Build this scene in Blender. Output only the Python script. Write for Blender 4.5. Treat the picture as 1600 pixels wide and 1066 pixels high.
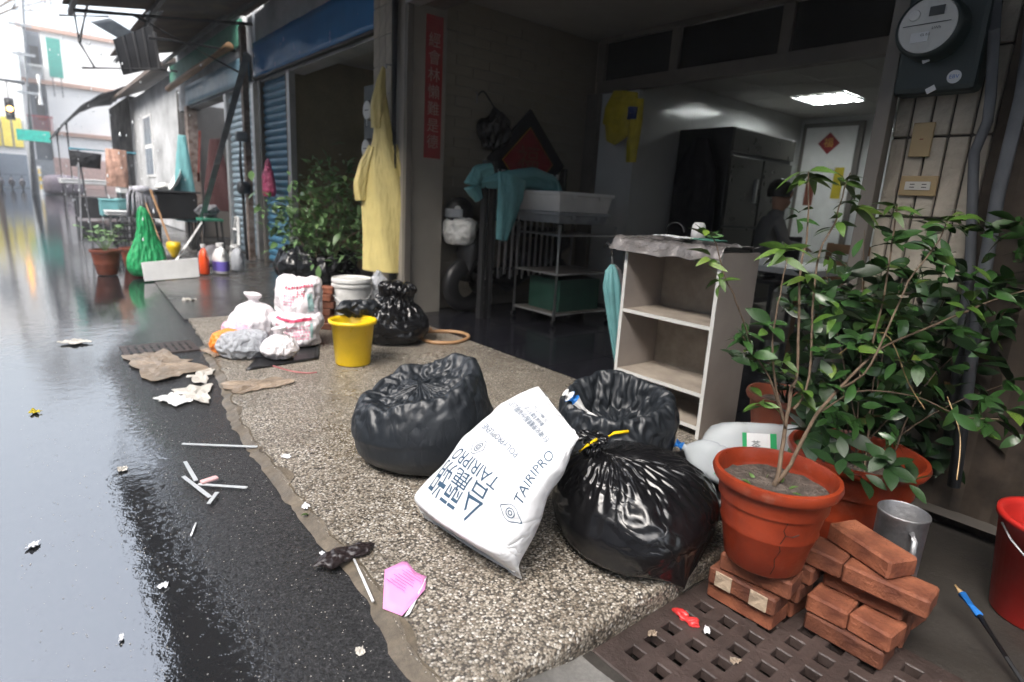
import bpy, bmesh, math, random
import numpy as np
from mathutils import Vector, Matrix, Euler, noise
from math import sin, cos, pi, radians
random.seed(7); rng = np.random.default_rng(7)
for o in list(bpy.data.objects): bpy.data.objects.remove(o)
sc = bpy.context.scene; col = sc.collection
V = Vector
# ------------------------------------------------------------------ camera
# world: X into the shop, Y along the street, Z up; terrace top is z = 0
F, YAW, PIT, ROL, HC = 920., radians(39.85), radians(13.15), radians(3.3), 1.05
_f = V((sin(YAW), cos(YAW), 0)); _r = V((cos(YAW), -sin(YAW), 0)); _u = V((0, 0, 1))
FW = _f*cos(PIT) - _u*sin(PIT); _up = _u*cos(PIT) + _f*sin(PIT)
RT = _r*cos(ROL) + _up*sin(ROL); UP = _up*cos(ROL) - _r*sin(ROL)
CAM = V((0, 0, HC))
cd = bpy.data.cameras.new('camera'); cam = bpy.data.objects.new('camera', cd); col.objects.link(cam)
cd.sensor_width = 36; cd.lens = F*36/1600; cd.clip_start = .05; cd.clip_end = 2000
cam.matrix_world = Matrix(((RT.x, UP.x, -FW.x, CAM.x), (RT.y, UP.y, -FW.y, CAM.y), (RT.z, UP.z, -FW.z, CAM.z), (0, 0, 0, 1)))
cd.dof.use_dof = True; cd.dof.focus_distance = 1.9; cd.dof.aperture_fstop = 2.4
sc.camera = cam
# ------------------------------------------------------------------ sky, sun, exposure
SUN_EL, SUN_AZ = radians(50), radians(-105)           # azimuth from +Y towards +X
w = bpy.data.worlds.new('World'); sc.world = w; w.use_nodes = True
nt = w.node_tree; bg = nt.nodes['Background']
sky = nt.nodes.new('ShaderNodeTexSky'); sky.sky_type = 'NISHITA'; sky.sun_disc = False
sky.sun_elevation = SUN_EL; sky.sun_rotation = SUN_AZ; sky.dust_density = 6; sky.air_density = 1.2; sky.ozone_density = 1
hsv = nt.nodes.new('ShaderNodeHueSaturation'); hsv.inputs['Saturation'].default_value = .46   # rain cloud: almost colourless
nt.links.new(sky.outputs[0], hsv.inputs['Color']); nt.links.new(hsv.outputs[0], bg.inputs[0]); bg.inputs[1].default_value = .15
sd = bpy.data.lights.new('sun', 'SUN'); sd.energy = .5; sd.angle = radians(60); sd.color = (1, .98, .95)
so = bpy.data.objects.new('sun', sd); col.objects.link(so)
sdir = V((sin(SUN_AZ)*cos(SUN_EL), cos(SUN_AZ)*cos(SUN_EL), sin(SUN_EL)))
so.rotation_euler = sdir.to_track_quat('Z', 'Y').to_euler(); so.location = (-10, 10, 20)
vs = sc.view_settings; vs.view_transform = 'Standard'; vs.look = 'None'; vs.gamma = 1; vs.exposure = 2.08; vs.use_curve_mapping = False
sc.cycles.max_bounces = 4; sc.cycles.diffuse_bounces = 2; sc.cycles.glossy_bounces = 3; sc.cycles.transmission_bounces = 4; sc.cycles.transparent_max_bounces = 6; sc.cycles.caustics_reflective = False; sc.cycles.caustics_refractive = False
# ------------------------------------------------------------------ layout helpers: where a sight line meets a plane of the place
def ray(px, py): return FW + RT*((px-800)/F) - UP*((py-533)/F)
def G(px, py, z=0): d = ray(px, py); return CAM + d*((z-HC)/d.z)
def PX(px, py, x): d = ray(px, py); return CAM + d*(x/d.x)
def PY(px, py, y): d = ray(px, py); return CAM + d*(y/d.y)
def D(px, py, t): return CAM + ray(px, py)*t
# ------------------------------------------------------------------ object helpers
WL = {}
def tag(o, label=None, cat=None, group=None, kind=None):
    if label: o['label'] = label
    if cat: o['category'] = cat
    if group: o['group'] = group
    if kind: o['kind'] = kind
    return o
def thing(name, loc, label, cat, group=None):
    o = bpy.data.objects.new(name, None); col.objects.link(o); o.location = loc; o.empty_display_size = .1
    WL[o] = V(loc); return tag(o, label, cat, group)
def link(name, me, parent, loc, rot=None, scale=None):
    o = bpy.data.objects.new(name, me); col.objects.link(o); loc = V(loc); WL[o] = loc
    if parent: o.parent = parent; o.location = loc - WL[parent]
    else: o.location = loc
    if rot is not None: o.rotation_euler = rot
    if scale is not None: o.scale = scale if hasattr(scale, '__len__') else (scale,)*3
    return o
def frame(d, up=V((0, 0, 1))):
    d = d.normalized()
    if abs(d.dot(up)) > .98: up = V((1, 0, 0))
    s = d.cross(up).normalized(); return s, s.cross(d).normalized(), d
class MB:
    def __init__(s): s.v = []; s.f = []
    def add(s, vs, fs):
        n = len(s.v); s.v += [V(p) for p in vs]; s.f += [tuple(i+n for i in f) for f in fs]; return s
    def box(s, a, b, M=None):
        a, b = V(a), V(b)
        vs = [V((x, y, z)) for z in (a.z, b.z) for y in (a.y, b.y) for x in (a.x, b.x)]
        if M: vs = [M @ p for p in vs]
        return s.add(vs, [(0, 2, 3, 1), (4, 5, 7, 6), (0, 1, 5, 4), (2, 6, 7, 3), (1, 3, 7, 5), (0, 4, 6, 2)])
    def cbox(s, c, d, M=None):
        c, d = V(c), V(d)/2; return s.box(c-d, c+d, M)
    def bevbox(s, d, bev, M=None):          # bevelled box centred on 0, d = size
        hx, hy, hz = d[0]/2, d[1]/2, d[2]/2
        bm = bmesh.new(); bmesh.ops.create_cube(bm, size=1)
        for v in bm.verts: v.co = V((v.co.x*d[0], v.co.y*d[1], v.co.z*d[2]))
        bmesh.ops.bevel(bm, geom=bm.edges[:], offset=bev, segments=1, affect='EDGES', profile=.5)
        bm.verts.index_update()
        vs = [M @ v.co if M else v.co.copy() for v in bm.verts]; fs = [tuple(v.index for v in f.verts) for f in bm.faces]
        bm.free(); return s.add(vs, fs)
    def tube(s, pts, r, n=8, caps=True, sy=1):
        pts = [V(p) for p in pts]; m = len(pts); rs = r if hasattr(r, '__len__') else [r]*m
        vs = []; a0 = None
        for i, p in enumerate(pts):
            d = (pts[min(i+1, m-1)] - pts[max(i-1, 0)]).normalized()
            if a0 is None: a, b, _ = frame(d)
            else:
                a = (a0 - d*a0.dot(d))
                a = a.normalized() if a.length > 1e-6 else frame(d)[0]
                b = d.cross(a)
            a0 = a
            for k in range(n):
                t = 2*pi*k/n; vs.append(p + (a*cos(t) + b*sin(t)*sy)*rs[i])
        fs = [(i*n+k, i*n+(k+1) % n, (i+1)*n+(k+1) % n, (i+1)*n+k) for i in range(m-1) for k in range(n)]
        if caps: fs += [tuple(range(n-1, -1, -1)), tuple((m-1)*n+k for k in range(n))]
        return s.add(vs, fs)
    def lathe(s, prof, n=32, c=(0, 0, 0), M=None, fn=None):   # prof: (r, z)
        c = V(c); vs = []; m = len(prof)
        for (r, z) in prof:
            for k in range(n):
                t = 2*pi*k/n; p = V((r*cos(t), r*sin(t), z))
                if fn: p = fn(p)
                vs.append((M @ p if M else p) + c)
        fs = [(i*n+k, i*n+(k+1) % n, (i+1)*n+(k+1) % n, (i+1)*n+k) for i in range(m-1) for k in range(n)]
        return s.add(vs, fs)
    def sheet(s, fn, nu, nv):               # fn(u, v) -> point
        vs = [fn(i/nu, j/nv) for j in range(nv+1) for i in range(nu+1)]
        return s.add(vs, [(j*(nu+1)+i, j*(nu+1)+i+1, (j+1)*(nu+1)+i+1, (j+1)*(nu+1)+i) for j in range(nv) for i in range(nu)])
    def poly(s, pts, t=0, nrm=None):        # flat polygon, thickness t along nrm
        n = len(pts); pts = [V(p) for p in pts]
        if not t: return s.add(pts, [tuple(range(n))])
        nn = (V(nrm) if nrm is not None else V((0, 0, 1)))*t
        return s.add(pts + [p+nn for p in pts], [tuple(range(n-1, -1, -1)), tuple(range(n, 2*n))] + [(i, (i+1) % n, n+(i+1) % n, n+i) for i in range(n)])
    def mesh(s, name, m, smooth=False, c=V((0, 0, 0))):
        me = bpy.data.meshes.new(name); me.from_pydata([p-c for p in s.v], [], s.f); me.update()
        if m: me.materials.append(m)
        if smooth:
            for p in me.polygons: p.use_smooth = True
        return me
    def build(s, name, m, parent=None, smooth=False, bevel=0, sub=0, solid=0, fix=True):
        lo = V([min(p[i] for p in s.v) for i in range(3)]); hi = V([max(p[i] for p in s.v) for i in range(3)])
        c = V(((lo.x+hi.x)/2, (lo.y+hi.y)/2, lo.z)); me = s.mesh(name, m, smooth, c)
        if fix:
            bm = bmesh.new(); bm.from_mesh(me); bmesh.ops.recalc_face_normals(bm, faces=bm.faces[:]); bm.to_mesh(me); bm.free()
        o = link(name, me, parent, c)
        if solid: q = o.modifiers.new('s', 'SOLIDIFY'); q.thickness = solid; q.offset = 0
        if bevel: q = o.modifiers.new('b', 'BEVEL'); q.width = bevel; q.segments = 2; q.limit_method = 'ANGLE'
        if sub: q = o.modifiers.new('u', 'SUBSURF'); q.levels = q.render_levels = sub
        return o
def smooth_angle(o, a=40):
    for p in o.data.polygons: p.use_smooth = True
    try: o.data.set_sharp_from_angle(angle=radians(a))
    except Exception: pass
    return o
def box(name, a, b, m, parent=None, bevel=.004): return MB().box(a, b).build(name, m, parent, bevel=bevel)
# ------------------------------------------------------------------ materials
class N:
    def __init__(s, name):
        s.m = bpy.data.materials.new(name); s.m.use_nodes = True; s.t = s.m.node_tree; s.b = s.t.nodes['Principled BSDF']
        s.tc = s.t.nodes.new('ShaderNodeTexCoord'); s.co = s.tc.outputs['Object']
    def n(s, typ, **kw):
        q = s.t.nodes.new('ShaderNode'+typ)
        for k, v in kw.items():
            if k.startswith('_'): setattr(q, k[1:], v)
            else: s.set(q.inputs[k.replace('__', ' ')], v)
        return q
    def set(s, inp, v):
        if isinstance(v, bpy.types.NodeSocket): s.t.links.new(v, inp)
        elif isinstance(v, tuple) and len(v) == 3 and inp.type == 'RGBA': inp.default_value = (*v, 1)
        else: inp.default_value = v
    def P(s, **kw):
        for k, v in kw.items(): s.set(s.b.inputs[k.replace('__', ' ')], v)
        return s
    def noise(s, scale, detail=4, rough=.55, co=None, dist=0):
        q = s.n('TexNoise', Scale=scale, Detail=detail, Roughness=rough, Distortion=dist); s.set(q.inputs['Vector'], co or s.co); return q.outputs['Fac']
    def ramp(s, fac, stops, interp='LINEAR'):
        q = s.n('ValToRGB'); r = q.color_ramp; r.interpolation = interp
        while len(r.elements) < len(stops): r.elements.new(.5)
        for e, (p, c) in zip(r.elements, stops):
            e.position = p; e.color = (*c, 1) if hasattr(c, '__len__') else (c, c, c, 1)
        s.set(q.inputs['Fac'], fac); return q.outputs['Color']
    def mix(s, fac, a, b, mode='MIX'):
        q = s.n('Mix', _data_type='RGBA', _blend_type=mode); s.set(q.inputs[0], fac); s.set(q.inputs[6], a); s.set(q.inputs[7], b); return q.outputs[2]
    def math(s, op, a, b=0., c=0.):
        q = s.n('Math', _operation=op); s.set(q.inputs[0], a); s.set(q.inputs[1], b); s.set(q.inputs[2], c); return q.outputs[0]
    def bump(s, h, dist=.01, strength=1., prev=None):
        q = s.n('Bump', Height=h, Distance=dist, Strength=strength)
        if prev: s.set(q.inputs['Normal'], prev)
        return q.outputs[0]
    def geo(s): return s.n('NewGeometry').outputs['Position']
def sc3(c, k): return tuple(max(0, min(1, x*k)) for x in c)
def mat(name, c, rough=.6, metal=0, var=.25, vs=6, bump=0, bs=50, c2=None, rnd=0, **kw):
    q = N(name)
    fac = q.noise(vs, 5, .6)
    colr = q.ramp(fac, [(.3, sc3(c, 1-var)), (.7, c2 if c2 else sc3(c, 1+var))])
    if rnd:
        r = q.n('ObjectInfo').outputs['Random']
        colr = q.mix(1., colr, q.ramp(r, [(0, (1-rnd,)*3), (1, (1, 1, 1))]), 'MULTIPLY')
    rg = q.math('ADD', q.math('MULTIPLY', q.noise(vs*2.3, 4), .3), rough-.15)
    q.P(Base__Color=colr, Roughness=rg, Metallic=metal)
    if bump: q.P(Normal=q.bump(q.noise(bs, 5), bump))
    q.P(**kw); return q.m
M = {}
def m_terrace():
    q = N('pebble_wash'); p = q.geo()
    v = q.n('TexVoronoi', Scale=148., Randomness=1.); q.set(v.inputs['Vector'], p)
    v2 = q.n('TexVoronoi', Scale=120., Randomness=1.); q.set(v2.inputs['Vector'], p)
    sep = q.n('SeparateColor'); q.set(sep.inputs[0], v.outputs['Color'])
    c = q.ramp(sep.outputs[0], [(0, (.07, .062, .054)), (.2, (.22, .19, .15)), (.42, (.34, .3, .245)), (.62, (.42, .38, .32)), (.8, (.18, .145, .11)), (.92, (.6, .57, .52)), (1, (.07, .066, .06))], 'CONSTANT')
    gap = q.ramp(v.outputs['Distance'], [(.4, 1.08), (.75, .4)])
    c = q.mix(1., c, gap, 'MULTIPLY')
    big = q.noise(2.2, 5, .6, p)
    c = q.mix(q.ramp(big, [(.42, 0.), (.66, .4)]), c, (.08, .066, .05))
    wet = q.ramp(q.noise(1.4, 4, .6, p), [(.4, .5), (.62, .22)])
    h = q.math('MULTIPLY', v.outputs['Distance'], -1.)
    h = q.math('ADD', h, q.math('MULTIPLY', v2.outputs['Distance'], -.5))
    q.P(Base__Color=c, Roughness=wet, Normal=q.bump(h, .002, .75)); return q.m
def m_asphalt():
    q = N('wet_asphalt'); p = q.geo()
    v = q.n('TexVoronoi', Scale=210.); q.set(v.inputs['Vector'], p)
    v2 = q.n('TexVoronoi', Scale=80.); q.set(v2.inputs['Vector'], p)
    sep = q.n('SeparateXYZ'); q.set(sep.inputs[0], p)
    # standing water collects towards the crown's low side, away from the kerb
    pud = q.math('ADD', q.math('MULTIPLY', sep.outputs[0], -1.7), q.math('ADD', q.math('MULTIPLY', q.noise(1.1, 3, .5, p), .75), .42))
    far_ = q.math('MINIMUM', q.math('MAXIMUM', q.math('MULTIPLY', q.math('SUBTRACT', sep.outputs[1], 4.2), .45), 0.), 2.2)
    pud = q.math('ADD', pud, far_)
    fine = q.math('MULTIPLY', q.noise(55., 4, .7, p), .75)
    pud = q.math('ADD', pud, fine)
    mk = q.ramp(q.math('SUBTRACT', pud, .25), [(.30, 0.), (.5, 1.)])
    c = q.ramp(q.noise(120., 3, .7, p), [(.35, (.018, .018, .019)), (.6, (.04, .04, .041)), (.76, (.1, .1, .1))])
    c = q.mix(mk, c, (.02, .021, .023))
    h = q.math('ADD', q.math('MULTIPLY', v.outputs['Distance'], -1.), q.math('MULTIPLY', v2.outputs['Distance'], -.8))
    inv = q.math('SUBTRACT', 1., q.math('MULTIPLY', mk, .985))
    bn = q.n('Bump', Height=h, Distance=.0014); q.set(bn.inputs['Strength'], q.math('MULTIPLY', inv, .8))
    wv = q.math('ADD', q.noise(9., 2, .5, p), q.math('MULTIPLY', q.noise(38., 3, .6, p), .6)); rip = q.n('Bump', Height=wv, Distance=.0022, Strength=.4); q.set(rip.inputs['Normal'], bn.outputs[0])
    q.P(Base__Color=c, Roughness=q.math('ADD', q.math('MULTIPLY', inv, .1), .02), Normal=rip.outputs[0], IOR=q.math('ADD', q.math('MULTIPLY', mk, 2.0), 1.36)); return q.m
def m_concrete(name, c, wet=.3, sc_=3.):
    q = N(name); p = q.geo()
    cc = q.ramp(q.noise(sc_, 6, .65, p), [(.3, sc3(c, .55)), (.5, c), (.72, sc3(c, 1.45))])
    cc = q.mix(q.ramp(q.noise(90., 3, .7, p), [(.4, .25), (.6, 0.)]), cc, sc3(c, .3))
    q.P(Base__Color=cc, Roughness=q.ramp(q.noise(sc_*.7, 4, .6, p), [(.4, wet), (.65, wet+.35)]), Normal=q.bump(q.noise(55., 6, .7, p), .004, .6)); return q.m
def m_bag(name, c, rough=.28, bs=38., bd=.006, sp=.5):
    q = N(name); p = q.co
    h = q.math('ADD', q.noise(bs, 3, .5, p, .8), q.math('MULTIPLY', q.noise(bs*.35, 2, .5, p, 1.5), 2.))
    r = q.math('ADD', q.math('MULTIPLY', q.noise(bs*.6, 3, .5, p), .25), rough-.12)
    q.P(Base__Color=c, Roughness=r, Normal=q.bump(h, bd, .45), Specular__IOR__Level=sp); return q.m
def m_film(name, c, rough, sc_, dist, st_, stretch=(1, 1, 1), rot=(0, 0, 0)):     # thin film: crease lines of several sizes, drawn out along the pull
    q = N(name); h = None; mp = q.n('Mapping'); mp.inputs['Rotation'].default_value = rot; mp.inputs['Scale'].default_value = stretch; q.set(mp.inputs['Vector'], q.co); co = mp.outputs[0]
    for k, (s, a, d) in enumerate(((sc_, 1., .8), (sc_*2.7, .4, .6))):
        n = q.math('ABSOLUTE', q.math('SUBTRACT', q.noise(s, 1.5, .4, co, d), .5)); n = q.math('MULTIPLY', q.math('POWER', q.math('MULTIPLY', n, 2.), .7), a); h = n if h is None else q.math('ADD', h, n)
    msk = q.ramp(q.noise(4., 2), [(.35, .15), (.65, 1.)]); h = q.math('MULTIPLY', h, msk)
    r = q.math('ADD', q.math('MULTIPLY', q.noise(sc_*2, 3, .5), .25), rough-.12)
    q.P(Base__Color=c, Roughness=r, Normal=q.bump(h, dist, st_)); return q.m
def m_leaf(name, c, tip, rough=.3):
    q = N(name); r = q.n('ObjectInfo').outputs['Random']
    a = q.ramp(r, [(0, sc3(c, .6)), (.55, c), (.82, sc3(c, 1.3)), (1, tip)])
    a = q.mix(q.ramp(q.noise(40., 3), [(.35, .3), (.65, 0.)]), a, sc3(c, .5))
    q.P(Base__Color=a, Roughness=rough, Transmission__Weight=0., Subsurface__Weight=0., Normal=q.bump(q.noise(60., 2), .002, .4)); return q.m
def m_flat(name, c, rough=.7): return mat(name, c, rough, var=.08)
def m_emit(name, c, s):
    q = N(name); q.P(Base__Color=c, Emission__Color=c, Emission__Strength=s); return q.m
M['terrace'] = m_terrace(); M['asphalt'] = m_asphalt()
M['conc'] = m_concrete('grey_concrete', (.16, .155, .145)); M['conc_wet'] = m_concrete('wet_concrete', (.055, .052, .048), .06, 1.6)
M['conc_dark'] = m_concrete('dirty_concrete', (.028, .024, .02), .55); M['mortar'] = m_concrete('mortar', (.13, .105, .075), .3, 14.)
M['wall_grey'] = m_concrete('weathered_plaster', (.42, .43, .44), .6, 1.2); M['wall_olive'] = m_concrete('olive_plaster', (.2, .165, .09), .7, .8)
M['wall_tile'] = mat('beige_tile', (.3, .275, .24), .35, var=.1, vs=3); M['wall_in'] = mat('cream_wall', (.25, .225, .18), .35, var=.1, vs=1.5)
M['white_tile'] = mat('white_wall_tile', (.62, .63, .62), .14, var=.06, vs=2)
M['ceil'] = mat('ceiling_board', (.33, .32, .3), .8, var=.08, vs=2); M['granite'] = mat('black_granite', (.012, .012, .016), .16, var=.5, vs=60)
M['stone_tile'] = mat('rough_stone_tile', (.44, .39, .32), .7, var=.18, vs=9, bump=.006, bs=45, rnd=.2)
M['grout'] = m_flat('dark_grout', (.09, .08, .07), .9)
M['blackgloss'] = m_film('glossy_black_film', (.006, .006, .007), .22, 11., .012, .6, (1., .35, 1.), (.5, .6, .5))
M['bluebag'] = m_film('grey_black_film', (.013, .016, .02), .42, 11., .012, .55, (1., 1., .45), (.3, .3, 0))
M['sack'] = m_film('woven_polypropylene', (.70, .71, .73), .5, 7., .02, .8, (1., .55, 1.), (0, 0, .6))
M['whitebag'] = m_film('white_plastic_bag', (.76, .72, .74), .3, 10., .02, .8)
M['clearbag'] = m_film('hazy_clear_plastic', (.72, .75, .8), .2, 14., .02, .9); M['clearbag'].node_tree.nodes['Principled BSDF'].inputs['Transmission Weight'].default_value = .5; M['clearbag'].node_tree.nodes['Principled BSDF'].inputs['IOR'].default_value = 1.12
M['ink'] = m_flat('blue_black_ink', (.03, .07, .12), .6); M['redink'] = m_flat('red_ink', (.65, .06, .14), .6); M['greenink'] = m_flat('green_ink', (.03, .33, .12), .5)
M['melamine'] = mat('grey_oak_laminate', (.34, .30, .27), .45, var=.12, vs=4); M['edge'] = m_flat('white_edge_band', (.55, .55, .53), .5)
M['shelfin'] = mat('worn_laminate', (.33, .285, .235), .55, var=.3, vs=7)
M['foil'] = mat('silver_plastic_sheet', (.2, .185, .18), .3, var=.4, vs=9, bump=.01, bs=22, metal=.3)
M['paper'] = m_flat('white_paper', (.75, .76, .78), .8); M['white'] = mat('white_plastic', (.7, .7, .69), .4, var=.1, vs=5)
M['whitedirty'] = mat('scuffed_white_plastic', (.6, .6, .58), .45, var=.22, vs=9); M['teal'] = mat('teal_nylon', (.13, .32, .33), .55, var=.2, vs=5)
M['tealcloth'] = mat('teal_rain_cloth', (.14, .36, .38), .55, var=.15, vs=4, bump=.004, bs=20); M['greyfab'] = mat('grey_fabric', (.16, .15, .16), .7)
M['terra'] = mat('terracotta_plastic', (.23, .028, .009), .34, var=.35, vs=7, bump=.002, bs=30, c2=(.29, .04, .013)); _n = [n for n in M['terra'].node_tree.nodes if n.type == 'BSDF_PRINCIPLED'][0]; _t = M['terra'].node_tree
_l = _n.inputs['Base Color'].links[0].from_socket; _x = _t.nodes.new('ShaderNodeTexNoise'); _x.inputs['Scale'].default_value = 5; _x.inputs['Detail'].default_value = 8; _x.inputs['Roughness'].default_value = .7; _tc = _t.nodes.new('ShaderNodeTexCoord'); _t.links.new(_tc.outputs['Object'], _x.inputs['Vector'])
_r = _t.nodes.new('ShaderNodeValToRGB'); _r.color_ramp.elements[0].position = .56; _r.color_ramp.elements[1].position = .8; _r.color_ramp.elements[0].color = (0, 0, 0, 1); _r.color_ramp.elements[1].color = (.55, .55, .55, 1); _t.links.new(_x.outputs['Fac'], _r.inputs['Fac'])
_m = _t.nodes.new('ShaderNodeMix'); _m.data_type = 'RGBA'; _m.inputs[7].default_value = (.36, .24, .18, 1); _t.links.new(_r.outputs['Color'], _m.inputs[0]); _t.links.new(_l, _m.inputs[6]); _t.links.new(_m.outputs[2], _n.inputs['Base Color'])
M['terra_dark'] = mat('brown_plastic', (.2, .055, .03), .45)
M['soil'] = mat('wet_soil', (.07, .055, .045), .85, var=.6, vs=30, bump=.02, bs=45)
M['brick'] = mat('fired_brick', (.2, .05, .025), .75, var=.5, vs=14, bump=.005, bs=90, c2=(.34, .115, .055), rnd=.5)
M['mortar_patch'] = mat('old_mortar', (.36, .28, .2), .9, var=.3, vs=20, bump=.01, bs=50)
M['steel'] = mat('dull_stainless', (.3, .3, .31), .48, metal=.85, var=.35, vs=14, bump=.002, bs=40); M['steel_in'] = mat('inside_metal', (.1, .1, .1), .5, metal=.6)
M['iron'] = mat('rusty_cast_iron', (.05, .036, .032), .45, var=.35, vs=10, bump=.004, bs=70); M['black'] = mat('black_plastic', (.012, .012, .013), .4, var=.3)
M['void'] = m_flat('hole_shade', (.006, .006, .005), .5)  # near-black colour stands for shade in holes, slots and crack; also unlit lenses
M['pvc'] = mat('grey_pvc', (.28, .3, .32), .4, var=.25, vs=7); M['pvc_mid'] = mat('dull_grey_pvc', (.075, .08, .09), .4, var=.3, vs=7); M['pvc_dark'] = mat('dark_pvc', (.03, .034, .04), .4, var=.3)
M['meterbox'] = mat('dark_green_board', (.014, .026, .027), .45, var=.2); M['face'] = m_flat('meter_face', (.62, .62, .6), .4); M['lcd'] = m_flat('lcd', (.03, .035, .035), .3)
M['plate'] = mat('yellowed_plate', (.37, .27, .14), .4, var=.12, vs=8); M['plate_in'] = m_flat('ivory_insert', (.55, .53, .48), .4)
M['bluesign'] = mat('blue_painted_sheet', (.025, .22, .52), .22, var=.1, vs=2, bump=.006, bs=3); M['greysign'] = mat('faded_blue_sheet', (.10, .19, .25), .35, var=.25, vs=3)
M['shutter'] = mat('blue_shutter_paint', (.07, .21, .33), .35, var=.2, vs=3, metal=.2); M['shutter2'] = mat('grey_blue_shutter', (.22, .29, .34), .35, var=.2, vs=3, metal=.3)
M['alu'] = mat('aluminium', (.5, .5, .5), .35, metal=.7, var=.15); M['alu_dark'] = mat('brown_grey_frame', (.14, .125, .11), .5, var=.1)
M['rust'] = mat('rusty_paint', (.16, .07, .035), .7, var=.5, vs=9, bump=.004, bs=40, c2=(.33, .28, .25)); M['darkmetal'] = mat('dark_painted_steel', (.022, .022, .024), .5, var=.35)
M['corr'] = mat('rusty_corrugated_sheet', (.10, .085, .075), .5, metal=.3, var=.5, vs=2.5, c2=(.16, .11, .08))
M['yellowcoat'] = mat('yellow_rain_plastic', (.72, .6, .24), .42, var=.1, vs=4, bump=.003, bs=14); M['yellow'] = mat('yellow_plastic', (.75, .5, .01), .32, var=.12, vs=6)
M['yellowdim'] = mat('yellow_garment', (.5, .4, .02), .6); M['bluepatch'] = m_flat('navy_patch', (.02, .04, .16), .7)
M['red'] = mat('red_plastic', (.45, .02, .015), .4, var=.2); M['redpaper'] = mat('red_paper', (.25, .008, .012), .6, var=.15, vs=9); M['gold'] = m_flat('gold_ink', (.6, .33, .04), .45)
M['couplet_ink'] = m_flat('silver_grey_ink', (.42, .3, .27), .5); M['pinkpaper'] = mat('pink_paper', (.78, .3, .58), .75, var=.07, vs=9); M['pinkink'] = m_flat('dark_pink_ink', (.5, .13, .35), .8)
M['pinkbag'] = mat('pink_plastic', (.5, .07, .17), .4, var=.25, vs=8, bump=.006, bs=30); M['orangebag'] = mat('orange_plastic', (.85, .24, .03), .4, var=.15)
M['hose'] = mat('tan_hose', (.42, .24, .12), .45, var=.15); M['green'] = mat('green_net', (.02, .32, .11), .55, var=.3, vs=30)
M['mop'] = mat('grey_mop_string', (.42, .42, .46), .9, var=.3, vs=20, bump=.02, bs=60); M['sponge'] = mat('dark_grey_mop', (.17, .17, .185), .9, var=.4, vs=20, bump=.03, bs=50)
M['wood'] = mat('old_wood', (.2, .11, .05), .6, var=.3, vs=9); M['bark'] = mat('stem_bark', (.11, .075, .048), .8, var=.35, vs=25, bump=.004, bs=60); M['bamboo'] = mat('tan_stick', (.4, .27, .13), .5)
M['leaf'] = m_leaf('glossy_leaf', (.03, .08, .02), (.13, .2, .03), .24); M['leaf_dark'] = m_leaf('dark_leaf', (.016, .042, .013), (.04, .085, .02), .35); M['leaf_bush'] = m_leaf('bush_leaf', (.12, .22, .08), (.26, .36, .13), .35)
M['leaf_new'] = m_leaf('new_leaf', (.06, .125, .02), (.12, .18, .03), .3); M['leaf_pale'] = m_leaf('pale_leaf', (.14, .26, .09), (.25, .36, .12), .5)
M['white_far'] = mat('white_render', (.8, .79, .78), .8, var=.1, vs=.3); M['brown_trim'] = m_flat('brown_trim', (.42, .26, .2)); M['farglass'] = m_flat('far_shade', (.16, .19, .23), .3)
M['cardboard'] = mat('wet_cardboard', (.24, .185, .135), .4, var=.45, vs=8, bump=.006, bs=30); M['card_pale'] = mat('soggy_pale_card', (.5, .47, .42), .5, var=.2, vs=9, bump=.006, bs=30)
M['clear'] = mat('clear_plastic_strip', (.75, .78, .8), .15, var=.05, Transmission__Weight=.4)
M['blue'] = mat('blue_plastic', (.02, .16, .5), .4); M['purple'] = m_flat('purple_label', (.16, .12, .5), .5); M['orangered'] = mat('orange_red_plastic', (.85, .09, .02), .35, var=.08)
M['skin'] = m_flat('skin', (.4, .22, .15), .6); M['tshirt'] = m_flat('grey_shirt', (.17, .17, .17), .9); M['trousers'] = m_flat('dark_trousers', (.03, .03, .035), .9); M['hair'] = m_flat('black_hair', (.01, .009, .008), .5)
M['fridge'] = mat('dark_steel_panel', (.07, .068, .06), .3, metal=.6, var=.15, vs=2); M['coat'] = m_flat('black_coat', (.006, .006, .01), .9)
q = N('water_jug_plastic'); q.P(Base__Color=(.8, .86, .9), Roughness=q.math('ADD', q.math('MULTIPLY', q.noise(14., 3), .25), .1), Transmission__Weight=.55, IOR=1.2, Normal=q.bump(q.noise(12., 3), .004, .5)); M['jug'] = q.m
q = N('window_glass'); q.P(Base__Color=(.02, .022, .025), Roughness=.06, Specular__IOR__Level=.6, Normal=q.bump(q.noise(35., 2), .0015, .6)); M['glass'] = q.m
# ------------------------------------------------------------------ text as flat print
def text_pts(s):
    cu = bpy.data.curves.new('t', 'FONT'); cu.body = s; cu.align_x = 'CENTER'; cu.align_y = 'CENTER'; cu.resolution_u = 3
    o = bpy.data.objects.new('t', cu); col.objects.link(o); dg = bpy.context.evaluated_depsgraph_get()
    me = bpy.data.meshes.new_from_object(o.evaluated_get(dg)); vs = [v.co.copy() for v in me.vertices]; fs = [tuple(p.vertices) for p in me.polygons]
    bpy.data.objects.remove(o); bpy.data.curves.remove(cu); bpy.data.meshes.remove(me); return vs, fs
def text_flat(s, c, right, up, size, m, name, parent, off=.002, sx=1., maxw=None):
    vs, fs = text_pts(s); c, right, up = V(c), V(right).normalized(), V(up).normalized(); n = right.cross(up)
    b = MB(); b.add([c + right*(p.x*size*sx) + up*(p.y*size) + n*off for p in vs], fs)
    return b.build(name, m, parent, fix=False)
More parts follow.
